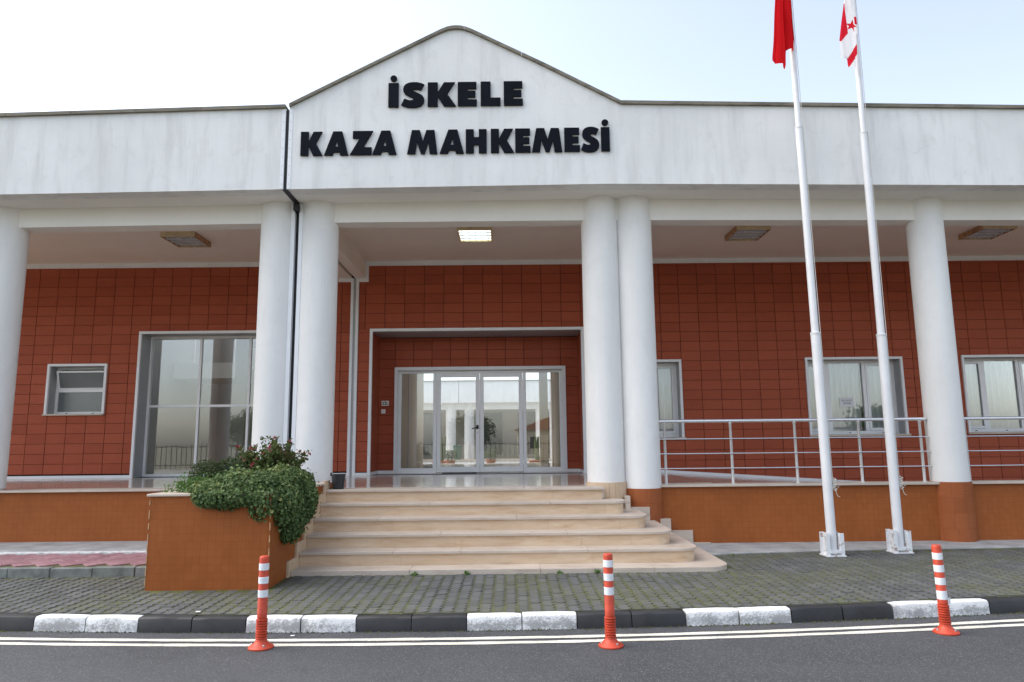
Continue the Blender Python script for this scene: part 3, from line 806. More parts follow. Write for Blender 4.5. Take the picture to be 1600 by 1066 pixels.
# recess side walls (left, right), head lining, backing
MB().box(-2.93, -2.888, YW+0.37, YR+0.05, ZPF, 4.08).build('recess_backing', 'joint_dark', court)
MB().box(1.538, 1.58, YW+0.37, YR+0.05, ZPF, 4.08).build('recess_backing', 'joint_dark', court)
wall_boxes(MB(), -2.93, 1.58, ZPF, 4.1, [(-2.5, 1.215, ZPF-1, 3.33)], YR+0.014, YR+0.2).build('recess_wall', 'joint_dark', court)
for sx in (-1, 1):
    xf = -2.877 if sx < 0 else 1.527; rsb = MB()
    z = 1.115
    zs = [1.115] + [3.333-0.206*k for k in range(10, -4, -1)] + [4.03]; zs = sorted(set(round(v, 3) for v in zs if 1.11 < v <= 4.03)); zs = [v for i, v in enumerate(zs) if i == 0 or v-zs[i-1] > 0.03]
    for ya, yb in ((YW+0.03, YW+0.43), (YW+0.43, YR-0.004)):
        for za, zb in zip(zs[:-1], zs[1:]):
            if sx < 0: rsb.box(xf-0.02, xf, ya+.002, yb-.002, za+.002, zb-.002)
            else: rsb.box(xf, xf+0.02, ya+.002, yb-.002, za+.002, zb-.002)
    me = rsb.mesh('reveal_tile'); set_tint(me, [random.random()]*0 + [((i//6)*0.37) % 1.0 for i in range(len(me.polygons))])
    tag(link('reveal_tile', me, 'tile', court), kind='stuff')
MB().box(-2.90, 1.55, YW+0.02, YR+0.1, 4.03, 4.10).build('recess_ceiling', 'alu_dark', court)
# trims: top of wall, skirting, vertical channel at the expansion joint, opening surrounds
def trim(x0, x1, y0, y1, z0, z1, name='trim', m='alu'):
    return MB().box(x0, x1, y0, y1, z0, z1).build(name, m, court, bevel=0.002)
for a, c in ((-16, -10), (-9.997, -6.4), (-6.397, -3.62), (-3.05, -0.9), (-0.897, 1.6), (1.603, 4.3), (4.303, 8), (8.003, 18)):
    trim(a, c, YW-0.02, YW+0.01, 5.455, 5.555, 'head_trim')
trim(-3.62, -3.345, YW-0.02, YW+0.01, 5.105, 5.185, 'head_trim'); trim(-3.175, -2.975, YW-0.02, YW+0.01, 5.105, 5.185, 'head_trim')
trim(-3.05, -2.975, YW-0.022, YW+0.008, 5.185, 5.455, 'head_trim')
trim(-3.345, -3.285, YW-0.03, YW+0.02, ZPF, 5.185, 'joint_channel'); trim(-3.235, -3.175, YW-0.03, YW+0.02, ZPF, 5.185, 'joint_channel')
trim(-3.285, -3.235, YW-0.005, YW+0.02, ZPF, 5.185, 'joint_channel', 'alu_dark')
for a, c in ((-16, -9.13), (-9.127, -7.77), (-4.82, -3.345), (-3.175, -2.925), (1.57, 3.1)):
    trim(a, c, YW-0.025, YW+0.012, ZPF, 1.105, 'skirting')
sk = MB(); sk.add([(3.1, YW-0.025, ZPF-0.01), (3.1, YW+0.01, ZPF-0.01), (3.1, YW+0.01, ZPF+0.055), (3.1, YW-0.025, ZPF+0.055),
                   (14, YW-0.025, ZPF-0.727), (14, YW+0.01, ZPF-0.727), (14, YW+0.01, ZPF-0.662), (14, YW-0.025, ZPF-0.662)],
                  [(0, 1, 2, 3), (7, 6, 5, 4), (0, 4, 5, 1), (1, 5, 6, 2), (2, 6, 7, 3), (3, 7, 4, 0)])
sk.build('skirting', 'alu', court)
trim(-2.865, -2.52, YR-0.025, YR+0.012, ZPF, 1.112, 'skirting'); trim(1.235, 1.515, YR-0.025, YR+0.012, ZPF, 1.112, 'skirting')
trim(-2.882, -2.86, YW+0.03, YR-0.025, ZPF, 1.112, 'skirting'); trim(1.51, 1.532, YW+0.03, YR-0.025, ZPF, 1.112, 'skirting')

def surround(par, x0, x1, z0, z1, y, bottom=False, w=0.05, depth=0.40, reveal='alu_dark', out=0.03):
    f = par
    b = [(x0-w*0.7, x0+w*0.3, z0 if not bottom else z0-0.02, z1-w*0.3), (x1-w*0.3, x1+w*0.7, z0 if not bottom else z0-0.02, z1-w*0.3), (x0-w*0.7, x1+w*0.7, z1-w*0.3, z1+w*0.7)]
    for a, c, d, e in b: MB().box(a, c, y-out, y+0.02, d, e).build('surround', 'alu', f, bevel=0.002)
    ins = 0.001
    MB().box(x0-0.01, x0+0.012, y+0.021, y+depth, z0, z1-0.013).build('reveal', reveal, f)
    MB().box(x1-0.012, x1+0.01, y+0.021, y+depth, z0, z1-0.013).build('reveal', reveal, f)
    MB().box(x0-0.01, x1+0.01, y+0.021, y+depth, z1-0.012, z1+0.01).build('reveal', reveal, f)
def frame_ring(b, x0, x1, z0, z1, w, y0, y1, wb=None):
    wb = wb or w
    b.box(x0, x0+w, y0, y1, z0, z1); b.box(x1-w, x1, y0, y1, z0, z1)
    b.box(x0+w, x1-w, y0, y1, z0, z0+wb); b.box(x0+w, x1-w, y0, y1, z1-w, z1); return b
def pane(par, x0, x1, z0, z1, y, m='glass'):
    return MB().box(x0, x1, y, y+0.006, z0, z1).build('pane', m, par)
def part_root(name, label=None):
    o = bpy.data.objects.new(name, None); COL.objects.link(o); o.parent = court; o.matrix_parent_inverse = Matrix.Translation(-ORIGIN[court.name]); o.empty_display_size = 0.1
    if label: o['label'] = label
    return o
# small toilet window
w1 = part_root('window', 'small square window with tilted upper pane'); x0, x1, z0, z1 = holes[0]
surround(w1, x0, x1, z0, z1, YW, reveal='alu_dark', depth=0.36)
MB().box(x0-0.05, x1+0.03, YW-0.05, YW+0.36, z0-0.03, z0+0.004).build('sill', 'tread', w1)
yg = YW+0.24
frame_ring(MB(), x0+0.012, x1-0.012, z0+0.006, z1-0.013, 0.05, yg, yg+0.06).box(x0+0.062, x1-0.062, yg, yg+0.06, 2.83, 2.885).build('frame', 'alu_white', w1)
pane(w1, x0+0.062, x1-0.062, z0+0.055, 2.83, yg+0.03, 'frosted')
sash = frame_ring(MB(), x0+0.066, x1-0.066, 0.0, 0.40, 0.035, -0.02, 0.02).build('tilted_sash', 'alu_white', w1)
sash.location = (0, yg+0.01, 2.89); sash.rotation_euler = (R(16), 0, 0)
pn = MB().box(x0+0.1, x1-0.1, -0.003, 0.003, 0.035, 0.365).build('pane', 'frosted', w1); pn.location = sash.location; pn.rotation_euler = sash.rotation_euler
MB().box(x0, x1, YW+0.34, YW+0.36, z0, z1).build('backing', 'dark_int', w1)
for xx in (-9.33, -8.77): MB().box(xx-0.02, xx+0.02, yg-0.004, yg, z0+0.02, z0+0.032).build('drain_slot', 'rubber', w1)
# tall stair window
w2 = part_root('window', 'tall stair window of six panes'); x0, x1, z0, z1 = holes[1]
surround(w2, x0, x1, z0, z1, YW, w=0.055, depth=0.42)
yg = YW+0.38; fm = frame_ring(MB(), x0+0.012, x1-0.012, z0+0.002, z1-0.013, 0.05, yg, yg+0.07)
fm.box(-6.66, -6.61, yg, yg+0.07, z0+0.05, z1-0.06).box(-5.60, -5.55, yg, yg+0.07, z0+0.05, z1-0.06)
for a, c in ((x0+0.062, -6.66), (-6.61, -5.60), (-5.55, x1-0.062)): fm.box(a, c, yg, yg+0.07, 2.50, 2.55)
fm.build('frame', 'alu_white', w2)
for a, c in ((x0+0.062, -6.66), (-6.61, -5.60), (-5.55, x1-0.062)):
    for d, e in ((z0+0.052, 2.50), (2.55, z1-0.063)): pane(w2, a, c, d, e, yg+0.03)
# office windows with curtains
def office_window(x0, x1, z0, z1, splits, label=None, blind_first=False):
    w = part_root('window', label); surround(w, x0, x1, z0, z1, YW, bottom=True, depth=0.36)
    MB().box(x0-0.05, x1+0.06, YW-0.06, YW+0.36, z0-0.045, z0-0.002).build('sill', 'tread', w, bevel=0.003)
    yg = YW+0.26; f = frame_ring(MB(), x0+0.012, x1-0.012, z0, z1-0.013, 0.05, yg, yg+0.07, 0.07)
    for s in splits: f.box(s-0.035, s+0.035, yg, yg+0.07, z0+0.07, z1-0.063)
    f.build('frame', 'alu_white', w)
    edges = [x0+0.062] + [v for s in splits for v in (s-0.035, s+0.035)] + [x1-0.062]
    for k in range(0, len(edges), 2):
        a, c = edges[k], edges[k+1]; fixed = (k == 2 and len(splits) == 2)
        if fixed: pane(w, a, c, z0+0.07, z1-0.063, yg+0.035)
        else:
            frame_ring(MB(), a+0.004, c-0.004, z0+0.074, z1-0.067, 0.055, yg-0.012, yg+0.05).build('sash', 'alu_white', w, bevel=0.002)
            pane(w, a+0.059, c-0.059, z0+0.129, z1-0.122, yg+0.02)
        MB().box((a+c)/2-0.02, (a+c)/2+0.02, yg-0.003, yg, z0+0.025, z0+0.04).build('drain_slot', 'rubber', w)
        b = MB(); n = 80; vs = []; ph = random.uniform(0, 6)
        for i in range(n+1):
            t = i/n; X = a+(c-a)*t; yy = yg+0.12+0.040*math.sin(t*(c-a)*2*math.pi/0.125+ph+0.7*math.sin(t*5+ph))
            for zz, kk in ((z0+0.06, 1.25), (z1-0.05, 0.9)): vs.append((X, yg+0.12+(yy-yg-0.12)*kk, zz))
        b.add(vs, [(2*i, 2*i+2, 2*i+3, 2*i+1) for i in range(n)])
        b.build('curtain', 'blind' if (blind_first and k == 0) else 'curtain', w, True)
    return w
office_window(*holes[3][:2], *holes[3][2:], [2.75], 'white window partly hidden behind the paired columns')
office_window(*holes[4][:2], *holes[4][2:], [6.79, 7.56], 'curtained window with a paper notice', True)
office_window(*holes[5][:2], *holes[5][2:], [10.12, 10.86], 'curtained window at the right edge')
MB().box(1.8, 18, YW+1.1, YW+1.15, 0.9, 5.5).build('room_wall', 'dark_int', court)

# ---- entrance doors
ent = part_root('entrance_door_set', 'glazed double door with two sidelights in grey frame'); x0, x1, z0, z1 = -2.482, 1.197, ZPF, 3.312
surround(court, -2.885, 1.535, ZPF, 4.05, YW, w=0.06, depth=0.05, reveal='alu_dark', out=0.03)
surround(ent, x0, x1, z0, z1, YR, w=0.075, depth=0.16, reveal='alu_dark', out=0.03)
yg = YR+0.09
fx = [(-1.69, -1.612), (0.30, 0.372)]
f = MB(); f.box(x0+0.012, x0+0.085, yg, yg+0.06, z0, z1-0.013).box(x1-0.085, x1-0.012, yg, yg+0.06, z0, z1-0.013)
for a, c in fx: f.box(a, c, yg, yg+0.06, z0, z1-0.08)
f.box(x0+0.085, x1-0.085, yg, yg+0.06, z1-0.08, z1-0.013)
f.build('frame', 'alu_white', ent)
for a, c in ((x0+0.085, -1.69), (0.372, x1-0.085)):
    MB().box(a, c, yg, yg+0.06, z0, z0+0.10).build('bottom_rail', 'alu_white', ent)
    pane(ent, a, c, z0+0.10, z1-0.08, yg+0.03)
for k, (a, c) in enumerate(((-1.606, -0.662), (-0.655, 0.294))):
    leaf = frame_ring(MB(), a, c, z0+0.008, z1-0.086, 0.085, yg-0.015, yg+0.045, 0.115).build('door_leaf', 'alu_white', ent, bevel=0.002)
    MB().box(a+0.085, c-0.085, yg+0.012, yg+0.018, z0+0.123, z1-0.171).build('pane', 'glass', leaf) if False else pane(ent, a+0.085, c-0.085, z0+0.123, z1-0.171, yg+0.012)
    if k == 0:
        h = MB(); h.tube([(c-0.045, yg-0.015, 2.03), (c-0.045, yg-0.065, 2.03), (c-0.065, yg-0.075, 2.028), (c-0.165, yg-0.075, 1.995)], [0.013, 0.013, 0.014, 0.011], 10)
        h.lathe(0, 0, [(0.001, 0), (0.001, 0.001)], 6) if False else None
        h.build('handle', 'black_plastic', ent, True)
        MB().box(c-0.075, c-0.022, yg-0.022, yg-0.014, 1.99, 2.08).build('handle_plate', 'black_plastic', ent, bevel=0.004)
        MB().box(c-0.05, c-0.036, yg-0.02, yg-0.014, 1.895, 1.935).build('keyhole', 'alu_dark', ent)
tag(MB().box(-1.45, -0.72, YR-0.25, YR-0.02, ZPF, ZPF+0.014).build('doormat', 'black_plastic', bevel=0.003), 'thin dark doormat on the marble floor before the left door leaf', 'doormat')

# ---- roof slabs, interior walls, entrance hall and stair hall
for a, c, d, e in ((-16, 18, 0.25, 5.2), (-16, -7.9, 5.2, 12), (-4.1, 18, 5.2, 12)):  # gap over the stair hall is an added opening that lets light in
    MB().box(a, c, d, e, 5.96, 6.15).build('roof_slab', 'roofing', court)
wall_boxes(MB(), -16, 18, 0.0, 6.3, [(-3.6, 2.2, ZPF, 4.5)], 12.0, 12.2).build('rear_wall', 'white', court)
MB().box(-2.78, -2.60, YR+0.25, 11.2, ZPF, 5.9).build('hall_wall', 'beige', court)
MB().box(-2.62, -2.585, 8.0, 8.06, ZPF, 4.5).build('conduit', 'alu_dark', court)
MB().box(1.22, 1.40, YR+0.25, 10.6, ZPF, 5.9).build('hall_wall', 'beige', court)
MB().box(0.86, 1.10, 10.0, 10.3, ZPF, 5.0).build('hall_pillar', 'beige', court)
MB().box(-2.6, 1.22, YR+0.25, 12, 4.5, 4.6).build('hall_ceiling', 'ceiling', court)
MB().box(-7.98, -7.9, YW+0.43, 9.1, ZPF, 6.2).build('stair_hall_wall', 'int_wall', court)
MB().box(-4.2, -4.1, YW+0.43, 9.1, ZPF, 6.2).build('stair_hall_wall', 'int_wall', court)
MB().box(-7.9, -4.2, 9.0, 9.1, ZPF, 6.2).build('stair_hall_wall', 'int_wall', court)
MB().box(-8.2, -7.9, 5.2, 12, 6.15, 6.3).box(-4.1, -3.8, 5.2, 12, 6.15, 6.3).build('added_opening_kerb', 'white', court)  # rim of the added, unseen roof opening that lights the stair hall
# stair with landing and sloping white stringer
st = part_root('staircase')
MB().box(-7.9, -6.35, 6.4, 8.0, 3.25, 3.62).build('landing', 'stair_white', st)
sg = MB(); pr = [(-6.35, 3.25), (-4.2, 4.55), (-4.2, 5.0)]
n = 8
for k in range(n, 0, -1):
    xx = -6.35+(2.15)*k/n; zz = 3.62+1.35*k/n
    pr += [(xx, zz), (xx-2.15/n, zz)]
pr = pr[:2] + pr[3:] + [(-6.35, 3.62)]
sg.prism(pr, 6.4, 7.7, 'y'); sg.build('flight', 'stair_white', st)
rl = MB(); rl.tube([(-7.85, 6.45, 4.5), (-6.35, 6.45, 4.5), (-4.3, 6.45, 5.85)], 0.02)
rl.build('stair_handrail', 'steel', st)
for xx, zz in ((-7.45, 3.62), (-6.5, 3.62), (-5.9, 4.0), (-5.2, 4.45), (-4.6, 4.8)): MB().tube([(xx, 6.45, zz), (xx, 6.45, zz+0.9)], 0.014).build('baluster', 'steel', st)
MB().box(-6.25, -6.0, 5.9, 6.2, ZPF, 5.9).build('stair_hall_pillar', 'int_wall', court)

# ---- courtyard behind the hall: opposite wing seen through the doors
struct(MB().box(-14, 14, 12.2, 19.0, 0.5, 0.93).build('courtyard_floor', 'concrete'))
wing = thing('courtyard_wing', (0, 20, 0.9), 'white rear wing across the courtyard, seen through the glass doors', 'building')
for a, c in ((-14, -2.19), (-2.17, 14)): MB().box(a, c, 20.0, 20.3, 3.40, 4.32).build('parapet', 'fascia', wing)
MB().box(-14, 14, 19.95, 20.35, 4.32, 4.36).build('coping', 'coping', wing)
MB().box(-14, 14, 20.3, 24, 3.45, 3.6).build('roof_slab', 'ceiling', wing)
MB().box(-14, 14, 20.35, 20.6, 3.12, 3.45).build('beam', 'white', wing)
for xx in (-6.2, -2.55, -1.75, 1.35, 1.95, 6): MB().lathe(xx, 20.5, [(0.22, 0.9), (0.22, 3.45)], 24).build('column', 'white', wing, True)
MB().box(-14, 14, 23.0, 23.2, 0.9, 3.45).build('wall', 'int_wall', wing)
for a, c in ((-4.6, -3.2), (-1.5, -0.35), (0.4, 2.3)): MB().box(a, c, 22.95, 23.02, 1.15, 3.1).build('window', 'dark_glass', wing)
MB().box(-14, 14, 19.0, 23, 0.5, 1.0).build('platform', 'tread', wing)
MB().box(-14, 14, 18.7, 19.0, 0.5, 0.86).build('platform_step', 'tread', wing)

# ================================================================== NAME SIGN
sign = thing('name_sign', (-0.75, -0.03, 5.95), 'raised dark letters reading İSKELE KAZA MAHKEMESİ on the gable', 'sign')
G = {
 'E': [[(0, 0), (.98, 0), (.98, .29), (.52, .29), (.52, .37), (.93, .37), (.93, .64), (.52, .64), (.52, .73), (1, .73), (1, 1), (0, 1)]],
 'L': [[(0, 0), (.5, 0), (.5, .67), (1, .67), (1, 1), (0, 1)]],
 'K': [[(0, 0), (.35, 0), (.35, .42), (.57, 0), (.96, 0), (.69, .49), (1, 1), (.57, 1), (.35, .58), (.35, 1), (0, 1)]],
 'A': [[(.36, 0), (.73, 0), (1, 1), (.67, 1), (.635, .87), (.395, .87), (.35, 1), (0, 1)], [(.515, .36), (.45, .64), (.575, .64)]],
 'Z': [[(.12, 0), (1, 0), (.585, .68), (.94, .68), (.94, 1), (0, 1), (.415, .31), (.12, .31)]],
 'M': [[(.15, 0), (.415, 0), (.52, .46), (.63, 0), (.90, 0), (1, 1), (.745, 1), (.705, .50), (.58, 1), (.455, 1), (.32, .50), (.27, 1), (0, 1)]],
 'H': [[(0, 0), (.385, 0), (.385, .33), (.625, .33), (.625, 0), (1, 0), (1, 1), (.625, 1), (.625, .66), (.385, .66), (.385, 1), (0, 1)]],
 'I': [[(0, 0), (1, 0), (1, 1), (0, 1)]],
}
_S = [(428, 222), (390, 283), (370, 274), (345, 269), (322, 273), (312, 282), (318, 292), (345, 303), (380, 318), (408, 337), (424, 362), (428, 388), (420, 420), (398, 445), (360, 459), (310, 464), (262, 461), (222, 451), (190, 436), (222, 367), (248, 379), (278, 387), (302, 387), (316, 379), (314, 367), (298, 357), (262, 342), (230, 322), (212, 295), (208, 268), (216, 238), (236, 216), (270, 202), (312, 196), (350, 197), (392, 206)]
G['S'] = [[((x-190)/238, (y-203)/252) for x, y in _S]]
def letter(ch, x0, x1, zb, zt):
    cu = bpy.data.curves.new('letter', 'CURVE'); cu.dimensions = '2D'; cu.fill_mode = 'BOTH'; cu.extrude = 0.012; cu.bevel_depth = 0.0
    for pl in G['I' if ch == 'İ' else ch]:
        sp = cu.splines.new('POLY'); sp.points.add(len(pl)-1); sp.use_cyclic_u = True
        for p, (a, c) in zip(sp.points, pl): p.co = (x0+(x1-x0)*a, zt+(zb-zt)*c, 0, 1)
    tmp = bpy.data.objects.new('tmp', cu); COL.objects.link(tmp)
    dg = bpy.context.evaluated_depsgraph_get(); me = bpy.data.meshes.new_from_object(tmp.evaluated_get(dg)); bpy.data.objects.remove(tmp); bpy.data.curves.remove(cu)
    me.transform(Matrix(((1, 0, 0, 0), (0, 0, -1, -0.022), (0, 1, 0, 0), (0, 0, 0, 1)))); me.name = 'letter'; me.materials.clear()
    o = link('letter', me, 'letter', sign)
    if ch == 'İ':
        cxx = (x0+x1)/2; r = 0.050; z = zt+0.075
        MB().prism([(cxx+r*math.cos(2*math.pi*k/24), z+r*math.sin(2*math.pi*k/24)) for k in range(24)], -0.034, -0.010, 'y').build('letter_dot', 'letter', o)
    return o
def row(chars, X, z0, z1, cap):
    xa, xb = X[0][0], X[-1][1]
    for ch, (a, c) in zip(chars, X):
        zb = z0+(z1-z0)*((a+c)/2-xa)/(xb-xa); letter(ch, a, c, zb, zb+cap)
row('İSKELE', [(-1.789+(a-57)*.001466, -1.789+(c-57)*.001466) for a, c in ((57, 163), (190, 428), (463, 757), (773, 970), (1010, 1215), (1248, 1445))], 6.715, 6.733, 0.388)
r2 = [(440+a/5.714, 440+c/5.714) for a, c in ((175, 373), (385, 600), (613, 818), (813, 1028), (1122, 1390), (1410, 1626))] + [(700+a/5.714, 700+c/5.714) for a, c in ((157, 343), (380, 588), (597, 733), (745, 1015), (1035, 1172), (1183, 1345), (1363, 1440))]
row('KAZAMAHKEMESİ', [(-3.089+(a-470.6)*.00962, -3.089+(c-470.6)*.00962) for a, c in r2], 5.953, 5.992, 0.378)

# ================================================================== ENTRANCE STEPS
steps = thing('entrance_steps', (0, -0.6, 0.165), 'flight of cream travertine steps with rounded right ends below the entrance', 'steps')
YS, TS, ZS, RS = -1.391, 0.3025, 0.212, 0.1676
RX = [2.635, 2.345, 2.105, 1.84, 1.60, 1.335]
def step_poly(xl, xr, yf, yb, rad):
    pts = [(xl, yb), (xl, yf)]
    if rad:
        for k in range(9):
            a = -math.pi/2+math.pi/2*k/8; pts.append((xr-rad+rad*math.cos(a), yf+rad+rad*math.sin(a)))
    else: pts.append((xr, yf))
    pts.append((xr, yb)); return pts
def clipx(poly, a, c):
    def half(P, lim, sgn):
        out = []
        for p, q in zip(P, P[1:]+P[:1]):
            ip, iq = sgn*(p[0]-lim) >= 0, sgn*(q[0]-lim) >= 0
            if ip: out.append(p)
            if ip != iq: t = (lim-p[0])/(q[0]-p[0]); out.append((lim, p[1]+(q[1]-p[1])*t))
        return out
    return half(half(poly, a, 1), c, -1)
cuts = [[-1.2, 0.35, 1.7], [-1.45, -0.62, 0.95], [-0.9, 0.72], [-1.75, 0.08], [-1.1, 0.55], [-1.9, 0.2]]
rcut = [[], [-1.35, 1.0, 1.75], [-0.7, 0.9, 1.55], [-1.55, 0.5, 1.45], [-0.35, 1.05, 1.3], [-1.0, 0.6]]
for i in range(6):
    yf, zt, xr = YS+i*TS, ZS+i*RS, RX[i]; rad = [0.30, 0.27, 0.25, 0.20, 0.16, 0.0][i]
    core = MB().prism(step_poly(-2.60, xr-0.05, yf+0.05, 0.69 if i < 4 else 0.60, max(rad-0.05, 0)), 0.1, zt-0.04).build('step', 'concrete', steps)
    tp = step_poly(-2.60, xr, yf, min(yf+0.42, 0.69) if i > 3 else 0.69, rad)
    e = [-2.7] + cuts[i] + [9]
    for a, c in zip(e[:-1], e[1:]):
        q = clipx(tp, a+0.0015, c-0.0015)
        if len(q) > 2: MB().prism(q, zt-(0.036 if i else 0.075), zt+random.uniform(-.001, .001)).build('tread', 'tread', core, bevel=0.004)
    if i > 0:
        rp_ = step_poly(-2.60, xr-0.03, yf+0.03, 0.685 if i < 4 else 0.6, max(rad-0.03, 0)); e = [-2.7] + rcut[i] + [9]
        for a, c in zip(e[:-1], e[1:]):
            q = clipx(rp_, a+0.001, c-0.001)
            if len(q) > 2: MB().prism(q, zt-RS-0.004, zt-0.037).build('riser', 'riser', core)
for a, c, zt, yk in ((1.70, 2.035, .738, 0.475), (2.04, 2.36, .556, 0.58), (2.375, 2.70, .378, 0.672), (2.703, 2.955, .200, 0.672)):
    MB().box(a, c, yk, 0.70, zt-0.19, zt).build('skirting_stone', 'tread', steps, bevel=0.002)
MB().box(1.675, 1.745, 0.42, 0.60, 0.70, 0.90).build('skirting_stone', 'tread', steps)
for i in range(6):
    ya, yb = YS+i*TS-0.075, YS+(i+1)*TS-0.075
    MB().box(-2.628, -2.602, ya, yb-0.002, ZS+i*RS-0.22, ZS+i*RS+0.125).build('skirting_stone', 'riser', steps)

# ================================================================== PLANTER AND PLANTS
PZ = 1.14
pl = thing('planter', (-3.3, -1.3, 0.165), 'orange tiled masonry planter box left of the entrance steps', 'planter')
MB().box(-3.955, -2.66, -2.08, -1.95, 0.1, PZ).build('front_wall', 'plinth', pl)
MB().box(-2.78, -2.63, -1.95, 0.70, 0.1, PZ-0.02).build('side_wall', 'plinth', pl)
MB().box(-2.659, -2.63, -2.078, -1.95, 0.1, PZ-0.004).build('side_wall', 'plinth', pl)
MB().box(-3.953, -3.82, -1.95, 0.70, 0.1, PZ-0.003).build('side_wall', 'plinth', pl)
MB().box(-3.82, -2.78, -1.95, 0.70, 0.1, 1.02).build('soil', 'soil', pl)
for a, c in ((-3.985, -3.42), (-3.417, -2.66)): MB().box(a, c, -2.11, -1.90, PZ+0.001, PZ+0.028).build('coping_slab', 'tread', pl, bevel=0.003)
for a, c in ((-1.897, -0.8), (-0.797, 0.64)):
    MB().box(-3.985, -3.79, a, c, PZ+0.001, PZ+0.027).build('coping_slab', 'tread', pl, bevel=0.003)
    MB().box(-2.80, -2.605, a, c, PZ-0.019, PZ+0.006).build('coping_slab', 'tread', pl, bevel=0.003)
M['bead'] = mat('pale_corner_bead', (0.52, 0.30, 0.15), 0.7, 0.3, 25)
for xx in (-3.957, -2.6315):
    z = 0.2; b = MB()
    while z < 1.06:
        h = random.uniform(0.06, 0.10); b.box(xx-0.005, xx+0.005, -2.085, -2.076, z, min(z+h, 1.1)); z += h+random.uniform(0.03, 0.06)
    b.build('corner_bead', 'bead', pl)

def leaf_cloud(name, m, parent, P, N, size, jitter=0.5, tint=None, aspect=1.0, cup=0.25, label=None):
    """P (n,3) leaf bases, N (n,3) outward normals -> one mesh of small cupped leaves."""
    n = len(P); N = N + rng.normal(0, jitter, N.shape); N /= np.linalg.norm(N, axis=1)[:, None]
    a = np.cross(N, rng.normal(0, 1, N.shape)); a /= np.linalg.norm(a, axis=1)[:, None]; b = np.cross(N, a)
    s = (size*(0.6+0.8*rng.random(n)))[:, None]
    shape = [(0, 0, 0), (0.45*aspect, 0.35, cup), (0.5*aspect, 0.75, cup*0.8), (0, 1.0, 0.05), (-0.5*aspect, 0.75, cup*0.8), (-0.45*aspect, 0.35, cup), (0, 0.55, 0)]
    V = np.concatenate([(P + s*(a*u + b*v + N*w))[:, None, :] for u, v, w in shape], axis=1).reshape(-1, 3)
    base = np.arange(n)[:, None]*7
    F = np.concatenate([base+np.array([[0, 1, 6]]), base+np.array([[1, 2, 6]]), base+np.array([[2, 3, 6]]), base+np.array([[3, 4, 6]]), base+np.array([[4, 5, 6]]), base+np.array([[5, 0, 6]])], axis=1).reshape(-1, 3)
    me = bpy.data.meshes.new(name); me.from_pydata(V.tolist(), [], F.tolist())
    t = np.clip(rng.normal(0.5, 0.2, n) if tint is None else tint, 0, 1); set_tint(me, np.repeat(t, 6))
    o = link(name, me, m, parent)
    if label: o['label'] = label
    return o
def lobes(L, n, shell=0.35):
    """L: list of (cx,cy,cz, rx,ry,rz) ellipsoids; random points in their outer shells, with outward normals"""
    w = np.array([l[3]*l[4]+l[4]*l[5]+l[3]*l[5] for l in L]); k = rng.choice(len(L), n, p=w/w.sum()); A = np.array(L)[k]
    d = rng.normal(0, 1, (n, 3)); d /= np.linalg.norm(d, axis=1)[:, None]
    r = 1 - shell*rng.random(n)**1.6
    lump = 1 + 0.07*np.sin(d[:, 0]*9+A[:, 0]*5)*np.sin(d[:, 2]*8+A[:, 1]*7) + rng.normal(0, 0.025, n)
    P = A[:, :3] + d*A[:, 3:]*(r*lump)[:, None]; N = d/A[:, 3:]; N /= np.linalg.norm(N, axis=1)[:, None]
    return P, N
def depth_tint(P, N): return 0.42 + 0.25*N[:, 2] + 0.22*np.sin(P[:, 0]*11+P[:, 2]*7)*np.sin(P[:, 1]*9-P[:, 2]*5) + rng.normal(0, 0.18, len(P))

# trailing geranium-like mound
tp = thing('trailing_plant', (-3.1, -1.5, 1.02), 'dense green trailing plant spilling over the front corner of the planter', 'plant')
L = [(-3.05, -1.75, 1.21, 0.42, 0.38, 0.20), (-2.76, -1.35, 1.23, 0.26, 0.40, 0.21), (-3.43, -1.82, 1.16, 0.22, 0.25, 0.14), (-3.12, -2.12, 1.12, 0.36, 0.12, 0.12), (-2.74, -2.03, 1.04, 0.16, 0.16, 0.19),
     (-2.62, -1.72, 0.99, 0.19, 0.32, 0.26), (-2.57, -1.5, 0.79, 0.15, 0.28, 0.21), (-2.55, -1.1, 1.0, 0.13, 0.36, 0.24), (-2.80, -0.75, 1.20, 0.24, 0.4, 0.18), (-2.58, -1.62, 0.68, 0.10, 0.14, 0.10), (-3.26, -2.0, 1.16, 0.24, 0.2, 0.13)]
P, N = lobes(L, 24000, 0.30); keep = ~((P[:, 2] < PZ) & (P[:, 0] < -2.62) & (P[:, 0] > -3.95) & (P[:, 1] > -2.09))
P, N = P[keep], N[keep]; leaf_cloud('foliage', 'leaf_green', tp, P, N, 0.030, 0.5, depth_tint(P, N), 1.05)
for k in range(14):
    a = Vector((-3.1+random.uniform(-.4, .3), -1.4+random.uniform(-.3, .3), 1.0)); e = a+Vector((random.uniform(-.3, .45), random.uniform(-.5, .2), random.uniform(.12, .3)))
    MB().tube([a, (a+e)/2+Vector((0, 0, .08)), e], [0.012, 0.009, 0.005], 6).build('stem', 'stem', tp)
P, N = lobes(L, 700, 0.05); keep = ~((P[:, 2] < PZ+.03) & (P[:, 0] < -2.6) & (P[:, 0] > -3.97) & (P[:, 1] > -2.11)); P, N = P[keep], N[keep]
leaf_cloud('stray_shoots', 'leaf_green', tp, P+N*rng.uniform(0.01, 0.06, (len(P), 1)), N, 0.034, 0.6, 0.5+0.5*rng.random(len(P)), 0.8)['kind'] = 'stuff'
